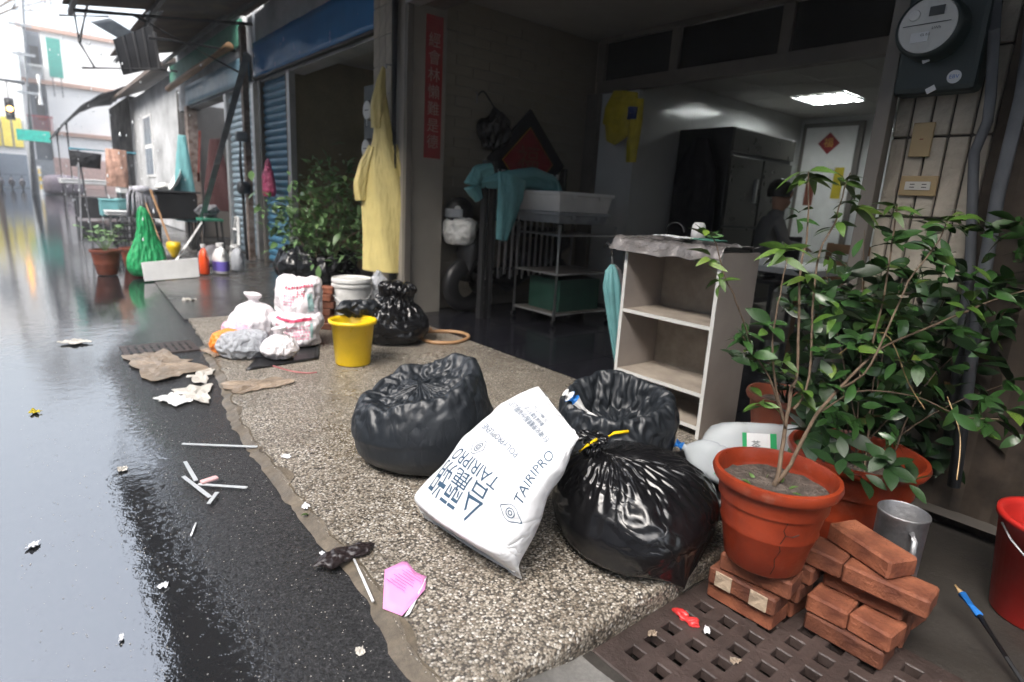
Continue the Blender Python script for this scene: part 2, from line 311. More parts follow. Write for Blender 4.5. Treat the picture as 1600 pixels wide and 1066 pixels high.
# ------------------------------------------------------------------ crumpled film: a structured sheet whose rest lengths outgrow its body
def vnorm(P, wrap=True):
    du = (np.roll(P, -1, 1) - np.roll(P, 1, 1)) if wrap else np.gradient(P, axis=1); dv = np.gradient(P, axis=0)
    n = np.cross(du, dv); return n/(np.linalg.norm(n, axis=2, keepdims=True)+1e-9)
def relax(P0, mu=1.1, mv=1.1, iters=160, inset=.015, outset=.05, anchor=.01, floor=None, seed=1, amp=.006, smooth=.03, keep=None, bend=.22):
    r = np.random.default_rng(seed); m, n, _ = P0.shape; Nn = vnorm(P0); P = P0.copy()
    fx = lambda q: np.broadcast_to(q if np.ndim(q) == 2 else np.asarray(q, float).reshape(-1, 1) if np.ndim(q) else np.full((m, 1), q), (m, n))
    mu, mv = fx(mu), fx(mv)
    d = r.normal(size=(m, n))
    for _ in range(2): d = (d + np.roll(d, 1, 1) + np.roll(d, -1, 1) + np.roll(d, 1, 0) + np.roll(d, -1, 0))/5
    P += Nn*(d*amp*2.5)[:, :, None]
    fam = []
    for (i, j, k) in ((0, 1, 1.), (1, 0, 1.), (1, 1, .5), (1, -1, .5), (0, 3, bend), (3, 0, bend)):
        A = P0[:m-i] if i else P0; B = np.roll(P0, -j, 1)[i:]
        L = np.linalg.norm(B-A, axis=2); a = mu[:m-i]; b = mv[:m-i]
        L = L*(a if i == 0 else b if j == 0 else (a+b)/2)
        if k == bend: L = L*.93
        fam.append((i, j, k, L))
    for it in range(iters):
        acc = np.zeros_like(P)
        for (i, j, k, L) in fam:
            A = P[:m-i] if i else P; S = np.roll(P, -j, 1)[i:]; dd = S-A; ln = np.linalg.norm(dd, axis=2)+1e-9
            c = (ln-L)/ln
            if k == bend: c = np.minimum(c, 0)
            c = dd*(c*.5*k)[:, :, None]
            acc[:m-i] += c; t = np.zeros_like(P); t[i:] -= c; acc += np.roll(t, j, 1)
        P = P + acc*.28
        lap = (np.roll(P, 1, 1)+np.roll(P, -1, 1))/2 - P; P += lap*smooth
        l2 = np.zeros_like(P); l2[1:-1] = (P[2:]+P[:-2])/2 - P[1:-1]; P += l2*smooth
        P += (P0-P)*anchor
        h = ((P-P0)*Nn).sum(2); P += Nn*(np.clip(h, -inset, outset)-h)[:, :, None]
        if floor is not None: P[:, :, 2] = np.maximum(P[:, :, 2], floor)
        if keep is not None: P[keep] = P0[keep]
    return P
def up2(P):                                  # Catmull-Rom doubling of a sheet that wraps in u
    U = (-np.roll(P, 1, 1)+9*P+9*np.roll(P, -1, 1)-np.roll(P, -2, 1))/16; Q = np.empty((P.shape[0], P.shape[1]*2, 3)); Q[:, 0::2] = P; Q[:, 1::2] = U
    E = np.concatenate([Q[:1], Q, Q[-1:]], 0); Vm = (-E[:-3]+9*E[1:-2]+9*E[2:-1]-E[3:])/16
    R = np.empty((Q.shape[0]*2-1, Q.shape[1], 3)); R[0::2] = Q; R[1::2] = Vm; return R
def grid_obj(name, P, m, parent=None, sub=1, close=True):
    if sub: P = up2(P)
    mm, n, _ = P.shape; b = MB(); b.v = [V(p) for p in P.reshape(-1, 3)]
    b.f = [(i*n+k, i*n+(k+1) % n, (i+1)*n+(k+1) % n, (i+1)*n+k) for i in range(mm-1) for k in range(n)]
    if close: b.f += [tuple(range(n-1, -1, -1)), tuple((mm-1)*n+k for k in range(n))]
    return b.build(name, m, parent, smooth=True)
def resample(pts, n):
    P = np.array(pts, float); L = np.r_[0, np.cumsum(np.linalg.norm(np.diff(P, axis=0), axis=1))]; t = np.linspace(0, L[-1], n)
    Q = np.stack([np.interp(t, L, P[:, i]) for i in range(P.shape[1])], 1)
    for _ in range(2): Q[1:-1] = (Q[:-2]+2*Q[1:-1]+Q[2:])/4
    return Q
def lathe_grid(prof, m, n, fn=None, ell=(1, 1), sup=2., seed=0, lump=.1, lsc=4.):
    Q = resample(prof, m); P = np.zeros((m, n, 3)); a = np.linspace(0, 2*pi, n, endpoint=False)
    k = (np.abs(np.cos(a))**sup + np.abs(np.sin(a))**sup)**(-1/sup)
    P[:, :, 0] = Q[:, :1]*np.cos(a)*k*ell[0]; P[:, :, 1] = Q[:, :1]*np.sin(a)*k*ell[1]; P[:, :, 2] = Q[:, 1:]
    for i in range(m):
        for j in range(n):
            p = V(P[i, j])
            if lump: s = 1 + lump*noise.noise(p*lsc + V((seed*3.1, seed*1.7, 0))); p = V((p.x*s, p.y*s, p.z*(1+(s-1)*.6)))
            if fn: p = fn(p, i/(m-1), a[j])
            P[i, j] = p
    return P
# ================================================================== SETTING: ground, road, terrace
def st(o): return tag(o, kind='structure')
st(MB().add([(-150, -60, -.4), (150, -60, -.4), (150, 200, -.4), (-150, 200, -.4)], [(0, 1, 2, 3)]).build('ground', M['conc_dark'], fix=False))
EDGE = [(-3, .58), (.5, .585), (.86, .595), (1.0, .60), (1.2, .625), (1.4, .65), (1.7, .64), (2.1, .65), (2.5, .66), (2.9, .69), (3.4, .78), (4.2, .86), (5.25, .95)]
def edge_x(y):
    y0 = np.interp(y, [e[0] for e in EDGE], [e[1] for e in EDGE]); return float(y0) + .018*noise.noise(V((y*9, 0, 2))) + .01*noise.noise(V((y*31, 5, 0)))
ys = [-3 + i*.04 for i in range(int(8.25/.04)+1)]
b = MB(); n = len(ys)
b.add([V((-80, y, -.014)) for y in ys] + [V((edge_x(y)+.03, y, -.014)) for y in ys], [(i, n+i, n+i+1, i+1) for i in range(n-1)])
b.add([(-80, 5.24, -.014), (60, 5.24, -.014), (60, 160, -.014), (-80, 160, -.014)], [(0, 1, 2, 3)])
b.add([(-80, -30, -.014), (.6, -30, -.014), (.6, -3, -.014), (-80, -3, -.014)], [(0, 1, 2, 3)])
st(b.build('road', M['asphalt'], fix=False))
# terrace slab of exposed aggregate, with a rounded step at its near end
ysn = [.88 + i*.03 for i in range(int((5.25-.88)/.03)+1)]
b = MB(); n = len(ysn)
X1 = 2.588
def near_y(x): return .87 + .012*noise.noise(V((x*7, 3, 1))) + .03*max(0, x-1.2)*.3
b.add([V((edge_x(y)+.012, y, 0)) for y in ysn] + [V((X1, y, 0)) for y in ysn], [(i, n+i, n+i+1, i+1) for i in range(n-1)])
xs = [edge_x(.88)+.012 + i*.03 for i in range(int((X1-.61)/.03)+1)] + [X1]; k = len(xs)
rows = []
for (dy, z) in ((.02, 0), (.0, -.002), (-.012, -.008), (-.018, -.02), (-.02, -.06), (-.02, -.3)):
    rows.append([V((x, near_y(x)+dy-.005 if z < 0 else .88, z)) for x in xs])
for r0, r1 in zip(rows, rows[1:]): b.add(r0+r1, [(i, i+1, k+i+1, k+i) for i in range(k-1)])
b.add([V((edge_x(y)+.012, y, 0)) for y in ysn] + [V((edge_x(y)+.008, y, -.1)) for y in ysn], [(i, i+1, n+i+1, n+i) for i in range(n-1)])
o = st(b.build('terrace', M['terrace'], smooth=False)); smooth_angle(o, 50)
b = MB()
def strip(i):
    y = .9 + i*.03; e = edge_x(y); w_ = .012 + .06*max(0, noise.noise(V((y*5, 9, 0)))) + .012*noise.noise(V((y*22, 1, 0)))+.008*noise.noise(V((y*60, 1, 0)))
    if y > 3: w_ *= max(.2, 1-(y-3)*.6)
    return e-.028, e+.02, e+w_
k = int(3.4/.03)
for i in range(k):
    y = .9+i*.03; a = strip(i); c = strip(i+1)
    b.add([(a[0], y, -.0125), (a[1], y, .002), (a[2], y, .0035), (c[0], y+.03, -.0125), (c[1], y+.03, .002), (c[2], y+.03, .0035)], [(0, 1, 4, 3), (1, 2, 5, 4)])
st(b.build('mortar_strip', M['mortar'], fix=False))
st(MB().add([(.93, 5.23, -.006), (2.9, 5.23, -.006), (2.9, 15.5, -.004), (1.5, 15.5, -.008), (1.15, 9, -.008)], [(0, 1, 2, 3, 4)]).build('forecourt', M['conc_wet'], fix=False))
# low gutter ground at the near end
def gz(x, y): return -.03-.042*min(1, (x-.56)/.5) + .003*noise.noise(V((x*8, y*9, 0)))
b = MB()
for (x0, x1, y0, y1) in ((.56, 1.032, -2.5, .866), (1.032, 1.748, .848, .866), (1.032, 1.748, -2.5, .102), (1.748, 2.98, -2.5, .866)):
    b.sheet(lambda u, v: V((x0+u*(x1-x0), y0+v*(y1-y0), gz(x0+u*(x1-x0), y0+v*(y1-y0)))), max(2, int((x1-x0)/.06)), max(1, int((y1-y0)/.06)))
st(b.build('gutter_floor', M['conc_dark'], fix=False, smooth=True))
b = MB(); b.sheet(lambda u, v: V((.575+u*.42, .862-v*.9, -.012-.05*u + .006*noise.noise(V((u*6, v*9, 4))))), 14, 26)
st(b.build('kerb_concrete', M['conc'], fix=False, smooth=True))
# ---------------------------------------------------------------- cast drain cover with square holes
t = thing('drain_cover', (1.4, .5, -.098), 'rusty cast iron drain cover with rows of square holes beside the bricks', 'drain cover')
b = MB(); px_, hw = .0775, .0195; xs = [1.03]; x = 1.0425+.0
cx = [1.121+px_*i for i in range(8)]; cyy = [.772-px_*i for i in range(9)]
xs = [1.035] + sum([[c-hw, c+hw] for c in cx], []) + [1.035+.71]; ysg = [.845] + sum([[c+hw, c-hw] for c in cyy], []) + [.845-.74]
for i in range(len(xs)-1):
    for j in range(len(ysg)-1):
        if i % 2 and j % 2: continue
        b.box((xs[i], ysg[j+1], -.098), (xs[i+1], ysg[j], -.067))
bm = bmesh.new(); me = b.mesh('plate', M['iron']); bm.from_mesh(me); bmesh.ops.remove_doubles(bm, verts=bm.verts, dist=1e-5)
dup = {}
for f in bm.faces:
    kx = tuple(round(c, 4) for c in f.calc_center_median()); dup.setdefault(kx, []).append(f)
bmesh.ops.delete(bm, geom=[f for l in dup.values() if len(l) > 1 for f in l], context='FACES_ONLY'); bm.to_mesh(me); bm.free()
o = link('plate', me, t, (0, 0, 0)); q = o.modifiers.new('b', 'BEVEL'); q.width = .003; q.segments = 1; q.limit_method = 'ANGLE'
pv_ = [V((x, y, z)) for z in (-.26, -.099) for (x, y) in ((1.031, .101), (1.749, .101), (1.749, .849), (1.031, .849))]; MB().add(pv_, [(0, 1, 2, 3), (0, 1, 5, 4), (1, 2, 6, 5), (2, 3, 7, 6), (3, 0, 4, 7)]).build('dark_pit', M['void'], t, fix=False)
# ================================================================== MAIN SHOP
S = thing('shop_house', (4.5, 2.8, 0), 'open shop front with tiled pillars, dark porch and lit back room', 'building')
box('pillar', (2.62, 4.73, 0), (3.02, 5.31, 3.4), M['wall_tile'], S)
box('wall', (3.02, 4.88, 0), (5.3, 5.25, 3.0), M['wall_in'], S); box('wall', (5.051, 4.36, 0), (5.3, 4.879, 3.0), M['wall_in'], S)
rp = box('pillar', (2.715, -1.5, -.1), (3.0, .965, 3.4), M['grout'], S); box('wall', (2.72, -9, -.1), (3.0, -1.502, 3.4), M['wall_tile'], S)  # second wall: unseen run behind the camera, added to cut light from there
b = MB(); b.bevbox((.018, .062, .292), .004); tm = b.mesh('tile', M['stone_tile'])
seams = [.968, .91, .842, .776, .705, .64]
for i in range(5):
    for j in range(9):
        yc = (seams[i]+seams[i+1])/2; wd = seams[i]-seams[i+1]-.007
        link('tile', tm, rp, (2.708, yc, .008+.146+j*.3 - .12), scale=(1, wd/.062, 1))
# tiled front of the left pillar
tl = MB().bevbox((.012, .11, .23), .003).mesh('tile', M['stone_tile'])
lp = [c for c in S.children if c.name.startswith('pillar')][0]
for i in range(3):
    for j in range(13): link('tile', tl, lp, (2.616, 5.27-.115*i-.02, .13+j*.24))
wm = MB().bevbox((.372, .012, .084), .002).mesh('wall_tile', M['wall_in'])      # glazed brick courses on the porch wall
pw = [c for c in S.children if c.name.startswith('wall')][0]
for j in range(30):
    for i in range(6):
        x = 3.03+.186+i*.376-(.188 if j % 2 else 0)
        if x-.186 > 3.0 and x+.186 < 4.94: link('wall_tile', wm, pw, (x, 4.876, .05+j*.09))
# ceiling, transom wall, panes
box('ceiling', (2.62, .9, 2.80), (5.2, 5.2, 2.95), M['ceil'], S)
box('lintel', (2.66, .93, 2.62), (2.98, 4.728, 3.4), M['alu_dark'], S)
box('shutter_box', (2.60, .93, 2.585), (2.72, 4.72, 2.72), M['alu'], S)
for y in (4.70, .985): box('shutter_guide', (2.60, y-.03, 0), (2.66, y+.022, 2.584), M['alu_dark'], S)
tf = MB()
tf.box((4.95, .5, 2.25), (5.05, 4.75, 2.37)); tf.box((4.95, .5, 2.745), (5.05, 4.75, 2.80))
for y in (4.72, 3.78, 2.70, 1.75): tf.box((4.953, y-.05, 2.37), (5.047, y+.05, 2.745))
for y in (4.74,): tf.box((4.94, y-.04, 0), (5.06, y+.14, 2.25))
tfo = tf.build('transom_frame', M['alu_dark'], S, bevel=.004)
for y0, y1 in ((4.67, 3.83), (3.73, 2.75), (2.65, 1.80)): box('pane', (4.99, y1, 2.372), (5.0, y0, 2.743), M['glass'], tfo, 0)
# porch floor of polished tiles
fl = st(MB().add([(2.592, -.2, -.012), (9, -.2, -.012), (9, 5.2, -.012), (2.592, 5.2, -.012)], [(0, 1, 2, 3)]).build('porch_floor', M['grout'], fix=False))
ft = MB().bevbox((.596, .596, .012), .002).mesh('floor_tile', M['granite'])
for i in range(4):
    for j in range(7): link('floor_tile', ft, fl, (2.60+.3+i*.6, .96+.3+j*.6, -.005))
# inner room
box('wall', (5.05, 4.2, 0), (8.6, 4.35, 2.6), M['white_tile'], S); box('wall', (8.5, -1, 0), (8.65, 4.2, 2.6), M['white_tile'], S)
box('wall', (5.05, -1.2, 0), (8.6, -1.0, 2.6), M['white_tile'], S); box('wall', (4.96, -1.2, 0), (5.06, .62, 3), M['wall_in'], S)
box('wall', (2.9, .0, 0), (5.0, .2, 3), M['wall_in'], S); box('wall', (5.0, 4.2, 0), (5.05, 4.72, 2.25), M['white_tile'], S)
cm = MB().bevbox((.595, .595, .012), .003).mesh('ceiling_panel', M['ceil'])
box('roof_slab', (5.05, -1.2, 2.46), (8.65, 4.4, 2.6), M['ceil'], S)
LIGHTS = [(6.9, 3.3)]
for i in range(6):
    for j in range(8):
        c = V((5.08+.3+i*.6, 4.2-.3-j*.6, 2.41))
        if i == 3 and j == 1: LC = c; continue
        link('ceiling_panel', cm, S, c)
# recessed louvre lamp
t = thing('ceiling_lamp', LC, 'bright square fluorescent ceiling lamp with louvre in the back room', 'lamp')
M['tube'] = m_emit('fluorescent_tube', (.95, 1, .98), 30)
MB().box(LC+V((-.29, -.29, .01)), LC+V((.29, .29, .02))).build('housing', M['alu'], t)
for k in (-.2, -.07, .07, .2): MB().tube([LC+V((-.27, k, -.004)), LC+V((.27, k, -.004))], .012, 8).build('tube', M['tube'], t, smooth=True)
b = MB()
for k in range(9): b.cbox(LC+V((-.28+.07*k, 0, -.012)), (.004, .58, .022))
for k in range(5): b.cbox(LC+V((0, -.28+.14*k, -.0125)), (.58, .004, .021))
b.build('louvre', M['alu'], t)
# door in the back wall with a red diamond paper
t = thing('back_door', (8.47, 3.75, 0), 'pale door with a red diamond paper at the end of the back room', 'door')
box('door_frame', (8.44, 3.36, 0), (8.499, 4.14, 2.33), M['alu_dark'], t); d_ = box('door_leaf', (8.42, 3.42, 0), (8.438, 4.08, 2.27), M['white'], t)
MB().tube([(8.40, 3.5, 1.05), (8.37, 3.5, 1.05)], .02, 8).build('handle', M['steel'], d_)
box('notice', (8.413, 3.5, 1.35), (8.418, 3.62, 1.75), M['yellowdim'], d_, 0); box('picture', (8.413, 3.85, 1.25), (8.418, 3.97, 1.6), M['terra_dark'], d_, 0)
c = V((8.41, 3.755, 2.06)); tdm = tag(MB().poly([c+V((0, 0, .14)), c+V((0, .14, 0)), c+V((0, 0, -.14)), c+V((0, -.14, 0))], .004, (1, 0, 0)).build('door_paper', M['redpaper']), 'red diamond paper with gold character on the pale door', 'paper sign')
text_flat('福', c, (0, -1, 0), (0, 0, 1), .13, M['gold'], 'character', tdm, .002)
# ================================================================== UNIT B (blue fascia) AND ITS NEIGHBOUR
B = thing('blue_shop', (4, 7.3, 0), 'neighbouring shop with blue fascia board and half closed shutter', 'building')
fa = MB(); fa.sheet(lambda u, v: V((2.74+.012*noise.noise(V((u*9, v*3, 0)))+.02*(u > .8)*noise.noise(V((u*20, v*5, 1))), 5.33+u*3.95, 2.55+v*.46)), 40, 6)
fo = fa.build('fascia_board', M['bluesign'], B, smooth=True, solid=.02)
box('fascia_trim', (2.70, 5.33, 2.52), (2.76, 9.3, 2.55), M['darkmetal'], B)
box('lintel', (2.78, 5.33, 2.50), (3.0, 9.3, 3.5), M['wall_grey'], B)
box('wall', (2.80, 8.06, 0), (6.4, 8.2, 2.9), M['wall_olive'], B); box('wall', (6.3, 5.2, 0), (6.45, 8.1, 2.9), M['wall_olive'], B)
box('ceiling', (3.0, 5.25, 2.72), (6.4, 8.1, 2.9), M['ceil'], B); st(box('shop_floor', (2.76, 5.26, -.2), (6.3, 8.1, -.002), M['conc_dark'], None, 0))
def shutter(name, y0, y1, z1, m, parent, x=2.80):
    r = MB().box((x+.03, y0, .01), (x+.04, y1, z1)).build(name, m, parent)
    pitch = .098; k = int(z1/pitch)
    sm = MB(); prof = [(0, .0), (-.012, .012), (-.024, .035), (-.024, .06), (-.012, .083), (0, .094)]
    vs = [V((p[0], s*(y1-y0)/2, p[1])) for s in (-1, 1) for p in prof]; n_ = len(prof)
    sm.add(vs, [(i, i+1, n_+i+1, n_+i) for i in range(n_-1)]); me = sm.mesh('slat', m, True)
    for j in range(k): link('slat', me, r, (x+.026, (y0+y1)/2, .01+j*pitch))
    return r
shutter('shutter', 8.06, 9.12, 2.5, M['shutter'], B)
for y in (8.0, 9.17): box('shutter_frame', (2.76, y-.05, 0), (2.84, y+.05, 2.515), M['alu'] if y < 9 else M['alu_dark'], B)
C_ = thing('grey_blue_shop', (3.4, 11.5, 0), 'further shop with faded blue board, grey shutter and dark doorway', 'building')
MB().sheet(lambda u, v: V((2.74+.008*noise.noise(V((u*9, v*3, 7))), 9.5+u*4.2, 2.55+v*.36)), 20, 4).build('fascia_board', M['greysign'], C_, smooth=True, solid=.02)
shutter('shutter', 9.6, 10.9, 2.5, M['shutter2'], C_)
for y in (9.5, 10.98): box('shutter_frame', (2.76, y-.06, 0), (2.84, y+.06, 2.52), M['alu'], C_)
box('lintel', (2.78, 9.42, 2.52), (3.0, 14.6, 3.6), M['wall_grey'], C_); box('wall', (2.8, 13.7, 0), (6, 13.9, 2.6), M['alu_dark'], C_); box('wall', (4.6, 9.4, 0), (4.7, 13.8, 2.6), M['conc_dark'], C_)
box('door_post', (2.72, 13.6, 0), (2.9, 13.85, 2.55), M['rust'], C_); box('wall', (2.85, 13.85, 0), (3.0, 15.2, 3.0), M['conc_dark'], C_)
MB().tube([(2.62, 10.0, 3.06), (2.6, 12, 3.0), (2.6, 14.6, 2.94)], .06, 12).build('rolled_awning', M['wood'], C_, smooth=True)
MB().box((2.72, 9.8, 3.08), (2.76, 15, 3.42)).build('green_board', mat('faded_green', (.05, .17, .12), .6), C_)
# grey rendered house beyond
Hs = thing('grey_house', (4, 18.6, 0), 'weathered grey rendered house with a tall narrow window', 'building')
MB().box((2.9, 15.2, 0), (6, 22.4, 3.42)).build('wall', M['wall_grey'], Hs)
wf = box('window_frame', (2.872, 18.75, 1.2), (2.905, 19.95, 2.8), M['white'], Hs)
for z0, z1 in ((1.26, 1.95), (2.06, 2.74)):
    for y0, y1 in ((18.8, 19.32), (19.38, 19.9)): box('pane', (2.866, y0, z0), (2.871, y1, z1), M['farglass'], wf, 0)
MB().add([(2.45, 15.1, 3.38), (2.45, 22.6, 3.38), (4.4, 22.6, 4.3), (4.4, 15.1, 4.3), (2.45, 15.1, 3.46), (2.45, 22.6, 3.46), (4.4, 22.6, 4.38), (4.4, 15.1, 4.38)], [(0, 3, 2, 1), (4, 5, 6, 7), (0, 1, 5, 4), (3, 7, 6, 2), (0, 4, 7, 3), (1, 2, 6, 5)]).build('roof', M['corr'], Hs)
# ragged lean-to awning beyond the grey house
t = thing('lean_to_awning', (2.2, 24, 0), 'ragged dark lean-to awning sagging beyond the grey house', 'awning')
MB().sheet(lambda u, v: V((2.95-1.9*u, 21.5+v*6, 3.75-1.15*u*u-.25*u+.06*noise.noise(V((u*5, v*9, 0)))-(.12*abs(noise.noise(V((v*20, 0, 0)))) if u > .98 else 0))), 14, 24).build('roof_sheet', M['darkmetal'], t, solid=.03)
for y in (21.8, 27): MB().tube([(1.25, y, 0), (1.25, y, 2.6)], .03, 6).build('post', M['darkmetal'], t)
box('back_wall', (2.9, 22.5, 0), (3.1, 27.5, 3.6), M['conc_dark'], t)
# ================================================================== CANOPY of corrugated sheet on struts
K = thing('corrugated_canopy', (1.7, 4, 3.0), 'long rusty corrugated metal canopy over the shop fronts', 'canopy')
def corr(w_, L, pitch=.076, amp=.011, per=5):
    k = int(w_/pitch*per); b = MB()
    b.add([V((x, -w_/2+i*w_/k, amp*sin(2*pi*i/per))) for x in (-L/2, L/2) for i in range(k+1)], [(i, i+1, k+2+i, k+1+i) for i in range(k)])
    return b.mesh('roof_sheet', M['corr'], True)
cs = corr(.80, 2.15)
for i in range(24):  # the run behind the camera is unseen, lengthened to reduce light from that side
    y = -8.64+.76*i; link('roof_sheet', cs, K, (1.69+random.uniform(-.04, .04), y+.4, 3.26+.004*(i % 2)+random.uniform(-.004, .004)), rot=(0, -radians(9.0), random.uniform(-.006, .006)))
for x, z in ((.72, 3.06), (1.55, 3.19), (2.5, 3.34)): MB().box((x-.025, -8.5, z-.05), (x+.025, 9.75, z)).build('purlin', M['darkmetal'], K)
for y in (-7.5, -4.5, -1.5, 1.2, 4.9, 7.2, 9.3): MB().tube([(.72, y, 2.98), (2.75, y, 3.26)], .025, 6).build('rafter', M['darkmetal'], K)
for y in (4.95, 9.25): MB().tube([(2.66, y, 2.55 if y > 9 else 2.75), (1.3, y, 3.06)], .018, 6).build('strut', M['darkmetal'], K)
# broken frame and hanging sheet past the canopy's end
t = thing('bent_awning_frame', (1.2, 10.3, 2.5), 'bent black steel bars of a broken awning frame against the sky', 'awning frame')
def bars(*prs):
    for (p, q, r) in prs: MB().tube([p, q], r, 6).build('bar', M['darkmetal'], t)
y_ = 10.3
def E_(px, py): return PY(px, py, y_)
bars((E_(92, 24), E_(170, 26), .012), (E_(138, 0), E_(124, 66), .022), (E_(115, 15), E_(124, 66), .016), (E_(124, 66), E_(148, 106), .014), (E_(127, 106), E_(250, 108), .015), (E_(232, 58), E_(380, 82), .025), (E_(250, 108), E_(277, 112), .02), (E_(242, 50), E_(250, 108), .02))
t = thing('hanging_roof_sheet', (1.6, 10.5, 2.6), 'dark ribbed sheet hanging crooked from the broken awning frame', 'roof sheet')
y_ = 10.45
q4 = [E_(176, 62), E_(238, 38), E_(248, 106), E_(192, 118)]
def bil(q, u, v): return q[0]*(1-u)*(1-v) + q[1]*u*(1-v) + q[2]*u*v + q[3]*(1-u)*v
MB().sheet(lambda u, v: bil(q4, u, v) + V((0, -.012*(1 if (u*12) % 3 < .5 else 0), 0)), 36, 6).build('panel', M['darkmetal'], t, solid=.01)
y_ = 10.8
q5 = [E_(140, 34), E_(172, 28), E_(238, 62), E_(210, 68)]
tag(MB().sheet(lambda u, v: bil(q5, u, v)+V((0, .25*v, 0)), 8, 8).build('awning_flap', M['pvc'], None, True, solid=.012), 'pale grey curved awning flap above the ribbed hanging sheet', 'awning flap')
# second, lower roof past the canopy
K2 = thing('far_canopy', (2, 12.3, 3.2), 'dark patched canopy roof over the further shop', 'canopy')
cs2 = corr(.80, 1.5)
for i in range(6): link('roof_sheet', cs2, K2, (2.35, 10.3+.76*i, 3.55), rot=(0, -radians(14), 0))
for x, z in ((1.75, 3.36), (2.6, 3.5)): MB().box((x-.025, 9.9, z-.05), (x+.025, 14.9, z)).build('purlin', M['darkmetal'], K2)
# ================================================================== FAR END OF THE STREET
FB = thing('white_apartment_block', (8, 80, 0), 'white apartment block with open balconies at the end of the street', 'building')
def R(px0, py0, px1, py1, y): a = PY(px0, py1, y); b_ = PY(px1, py0, y); return a.x, b_.x, min(a.z, b_.z), max(a.z, b_.z)
MB().box((3.1, 76.0, 0), (16, 90, 14.8)).build('wall', M['white_far'], FB)
MB().box((1.7, 77.5, 0), (3.1, 90, 14.8)).build('recess_wall', M['farglass'], FB)
for z in (14.75, 10.0, 5.4): MB().box((1.3, 75.6, z-.35), (9.5, 77, z)).build('balcony_slab', M['brown_trim'] if z < 14 else M['brown_trim'], FB)
for z in (10.0, 5.4):
    r = MB()
    for i in range(15): r.box((1.4+.13*i, 75.7, z), (1.44+.13*i, 75.74, z+1.2))
    r.box((1.35, 75.69, z+1.2), (3.35, 75.76, z+1.3)); r.build('railing', M['white'] if z > 9 else M['red'], FB)
    box('window', (2.2, 77.4, z+1.0), (2.9, 77.49, z+3.2), M['black'], FB, 0)
MB().box((1.3, 75.7, 0), (1.75, 77.4, 14.7)).build('corner_column', M['white_far'], FB)
MB().box((3.0, 75.5, 0), (9, 75.9, 2.9)).build('brick_base', mat('pale_red_brick', (.55, .36, .31), .8), FB)
box('shop_shutter', (1.2, 75.4, 0), (3.0, 75.6, 2.6), M['pvc'], FB)
t = thing('vertical_green_sign', (3.2, 74, 8), 'tall dark green vertical sign hung on the white apartment block', 'sign')
x0, x1, z0, z1 = R(78, 62, 93, 120, 74); box('board', (x0, 73.9, z0), (x1, 74.2, z1), mat('green_sign', (.02, .25, .2), .5), t)
for xx in (x0+.2, x1-.2): MB().tube([(xx, 74.05, z0), (xx, 74.05, z0-1.7)], .05, 6).build('bracket', M['darkmetal'], t)
LB = thing('left_street_building', (-6, 70, 0), 'pale shop building with yellow signboards at the far left', 'building')
MB().box((-20, 66, 0), (.9, 85, 13)).build('wall', M['white_far'], LB); MB().box((-18, -30, 0), (-5.8, 65.6, 8.0)).build('unseen_street_row', M['wall_grey'], LB)  # row opposite is unseen, added and sized to block sky light on the terrace
for i in range(5): box('sign_panel', (-2.6+.7*i, 65.7, 3.3), (-2.05+.7*i, 65.95, 5.6), mat('yellow_sign%d' % i, (.7, .58, .1), .5), LB)
box('shop_front', (-19, 65.8, 0), (.85, 65.99, 2.7), M['farglass'], LB)
for i in range(4): box('window', (-9+2.3*i, 65.9, 7.5), (-7.8+2.3*i, 65.99, 9.3), M['farglass'], LB)
t = thing('utility_pole', (.95, 45, 0), 'leaning grey utility pole at the far street corner', 'pole')
MB().tube([(.75, 45, 0), (1.2, 45, 10.5)], [.17, .13], 10).build('shaft', M['pvc'], t, smooth=True)
for z in (5.5, 7.5, 9): MB().box((.5, 44.8, z), (1.5, 44.9, z+.12)).build('cross_arm', M['pvc'], t)
MB().tube([(1.5, 44.8, 5), (1.55, 44.8, 6.6)], .12, 8).build('transformer', M['white'], t)
t = thing('traffic_light', (-.6, 45, 0), 'traffic light showing amber on a mast arm', 'traffic light')
MB().tube([(-3, 45.1, 6.1), (.9, 45.1, 6.1)], .11, 8).build('mast_arm', M['pvc'], t, smooth=True)
MB().tube([(.1, 45.1, 6.1), (.1, 45.1, 5.1)], .04, 6).build('hanger', M['darkmetal'], t)
MB().cbox((.1, 45, 4.6), (.42, .25, 1.15)).build('housing', M['black'], t, bevel=.05)
M['amber'] = m_emit('amber_lens', (1, .45, .08), 5)
for z, m in ((4.95, 'void'), (4.6, 'amber'), (4.25, 'void')): MB().lathe([(0, .03), (.14, .0), (.15, -.02)], 14, (.1, 44.87, z), Matrix.Rotation(pi/2, 4, 'X')).build('lens', M[m], t, smooth=True)
t = thing('street_name_sign', (.98, 44.6, 3.2), 'green street name sign on the far pole', 'sign')
box('board', (.25, 44.5, 2.95), (1.75, 44.56, 3.55), mat('street_green', (.02, .42, .33), .5), t)
t = thing('pedestrian_post', (1.2, 43.8, 0), 'post with black and yellow warning stripes at the far corner', 'post')
MB().tube([(1.05, 43.8, 0), (1.05, 43.8, 1.6)], .1, 8).build('post', M['white'], t)
for z in (.35, .8, 1.2): MB().tube([(1.05, 43.8, z), (1.05, 43.8, z+.22)], .105, 8).build('band', M['yellow'], t)
t = thing('covered_car', (2.1, 47, 0), 'dark car parked under a purple grey cover at the far corner', 'car')
cp = lathe_grid([(.05, .02), (.98, .02), (1.0, .75), (.93, 1.05), (.8, 1.15), (.02, 1.2)], 22, 44, ell=(1, 2.1), sup=9, lump=.02, lsc=1.5); cp += np.array([2.25, 48, 0.])
grid_obj('cover', relax(cp, 1.06, 1.03, 40, .04, .06, seed=4, amp=.02), mat('cover_cloth', (.12, .10, .12), .8), t, sub=0)
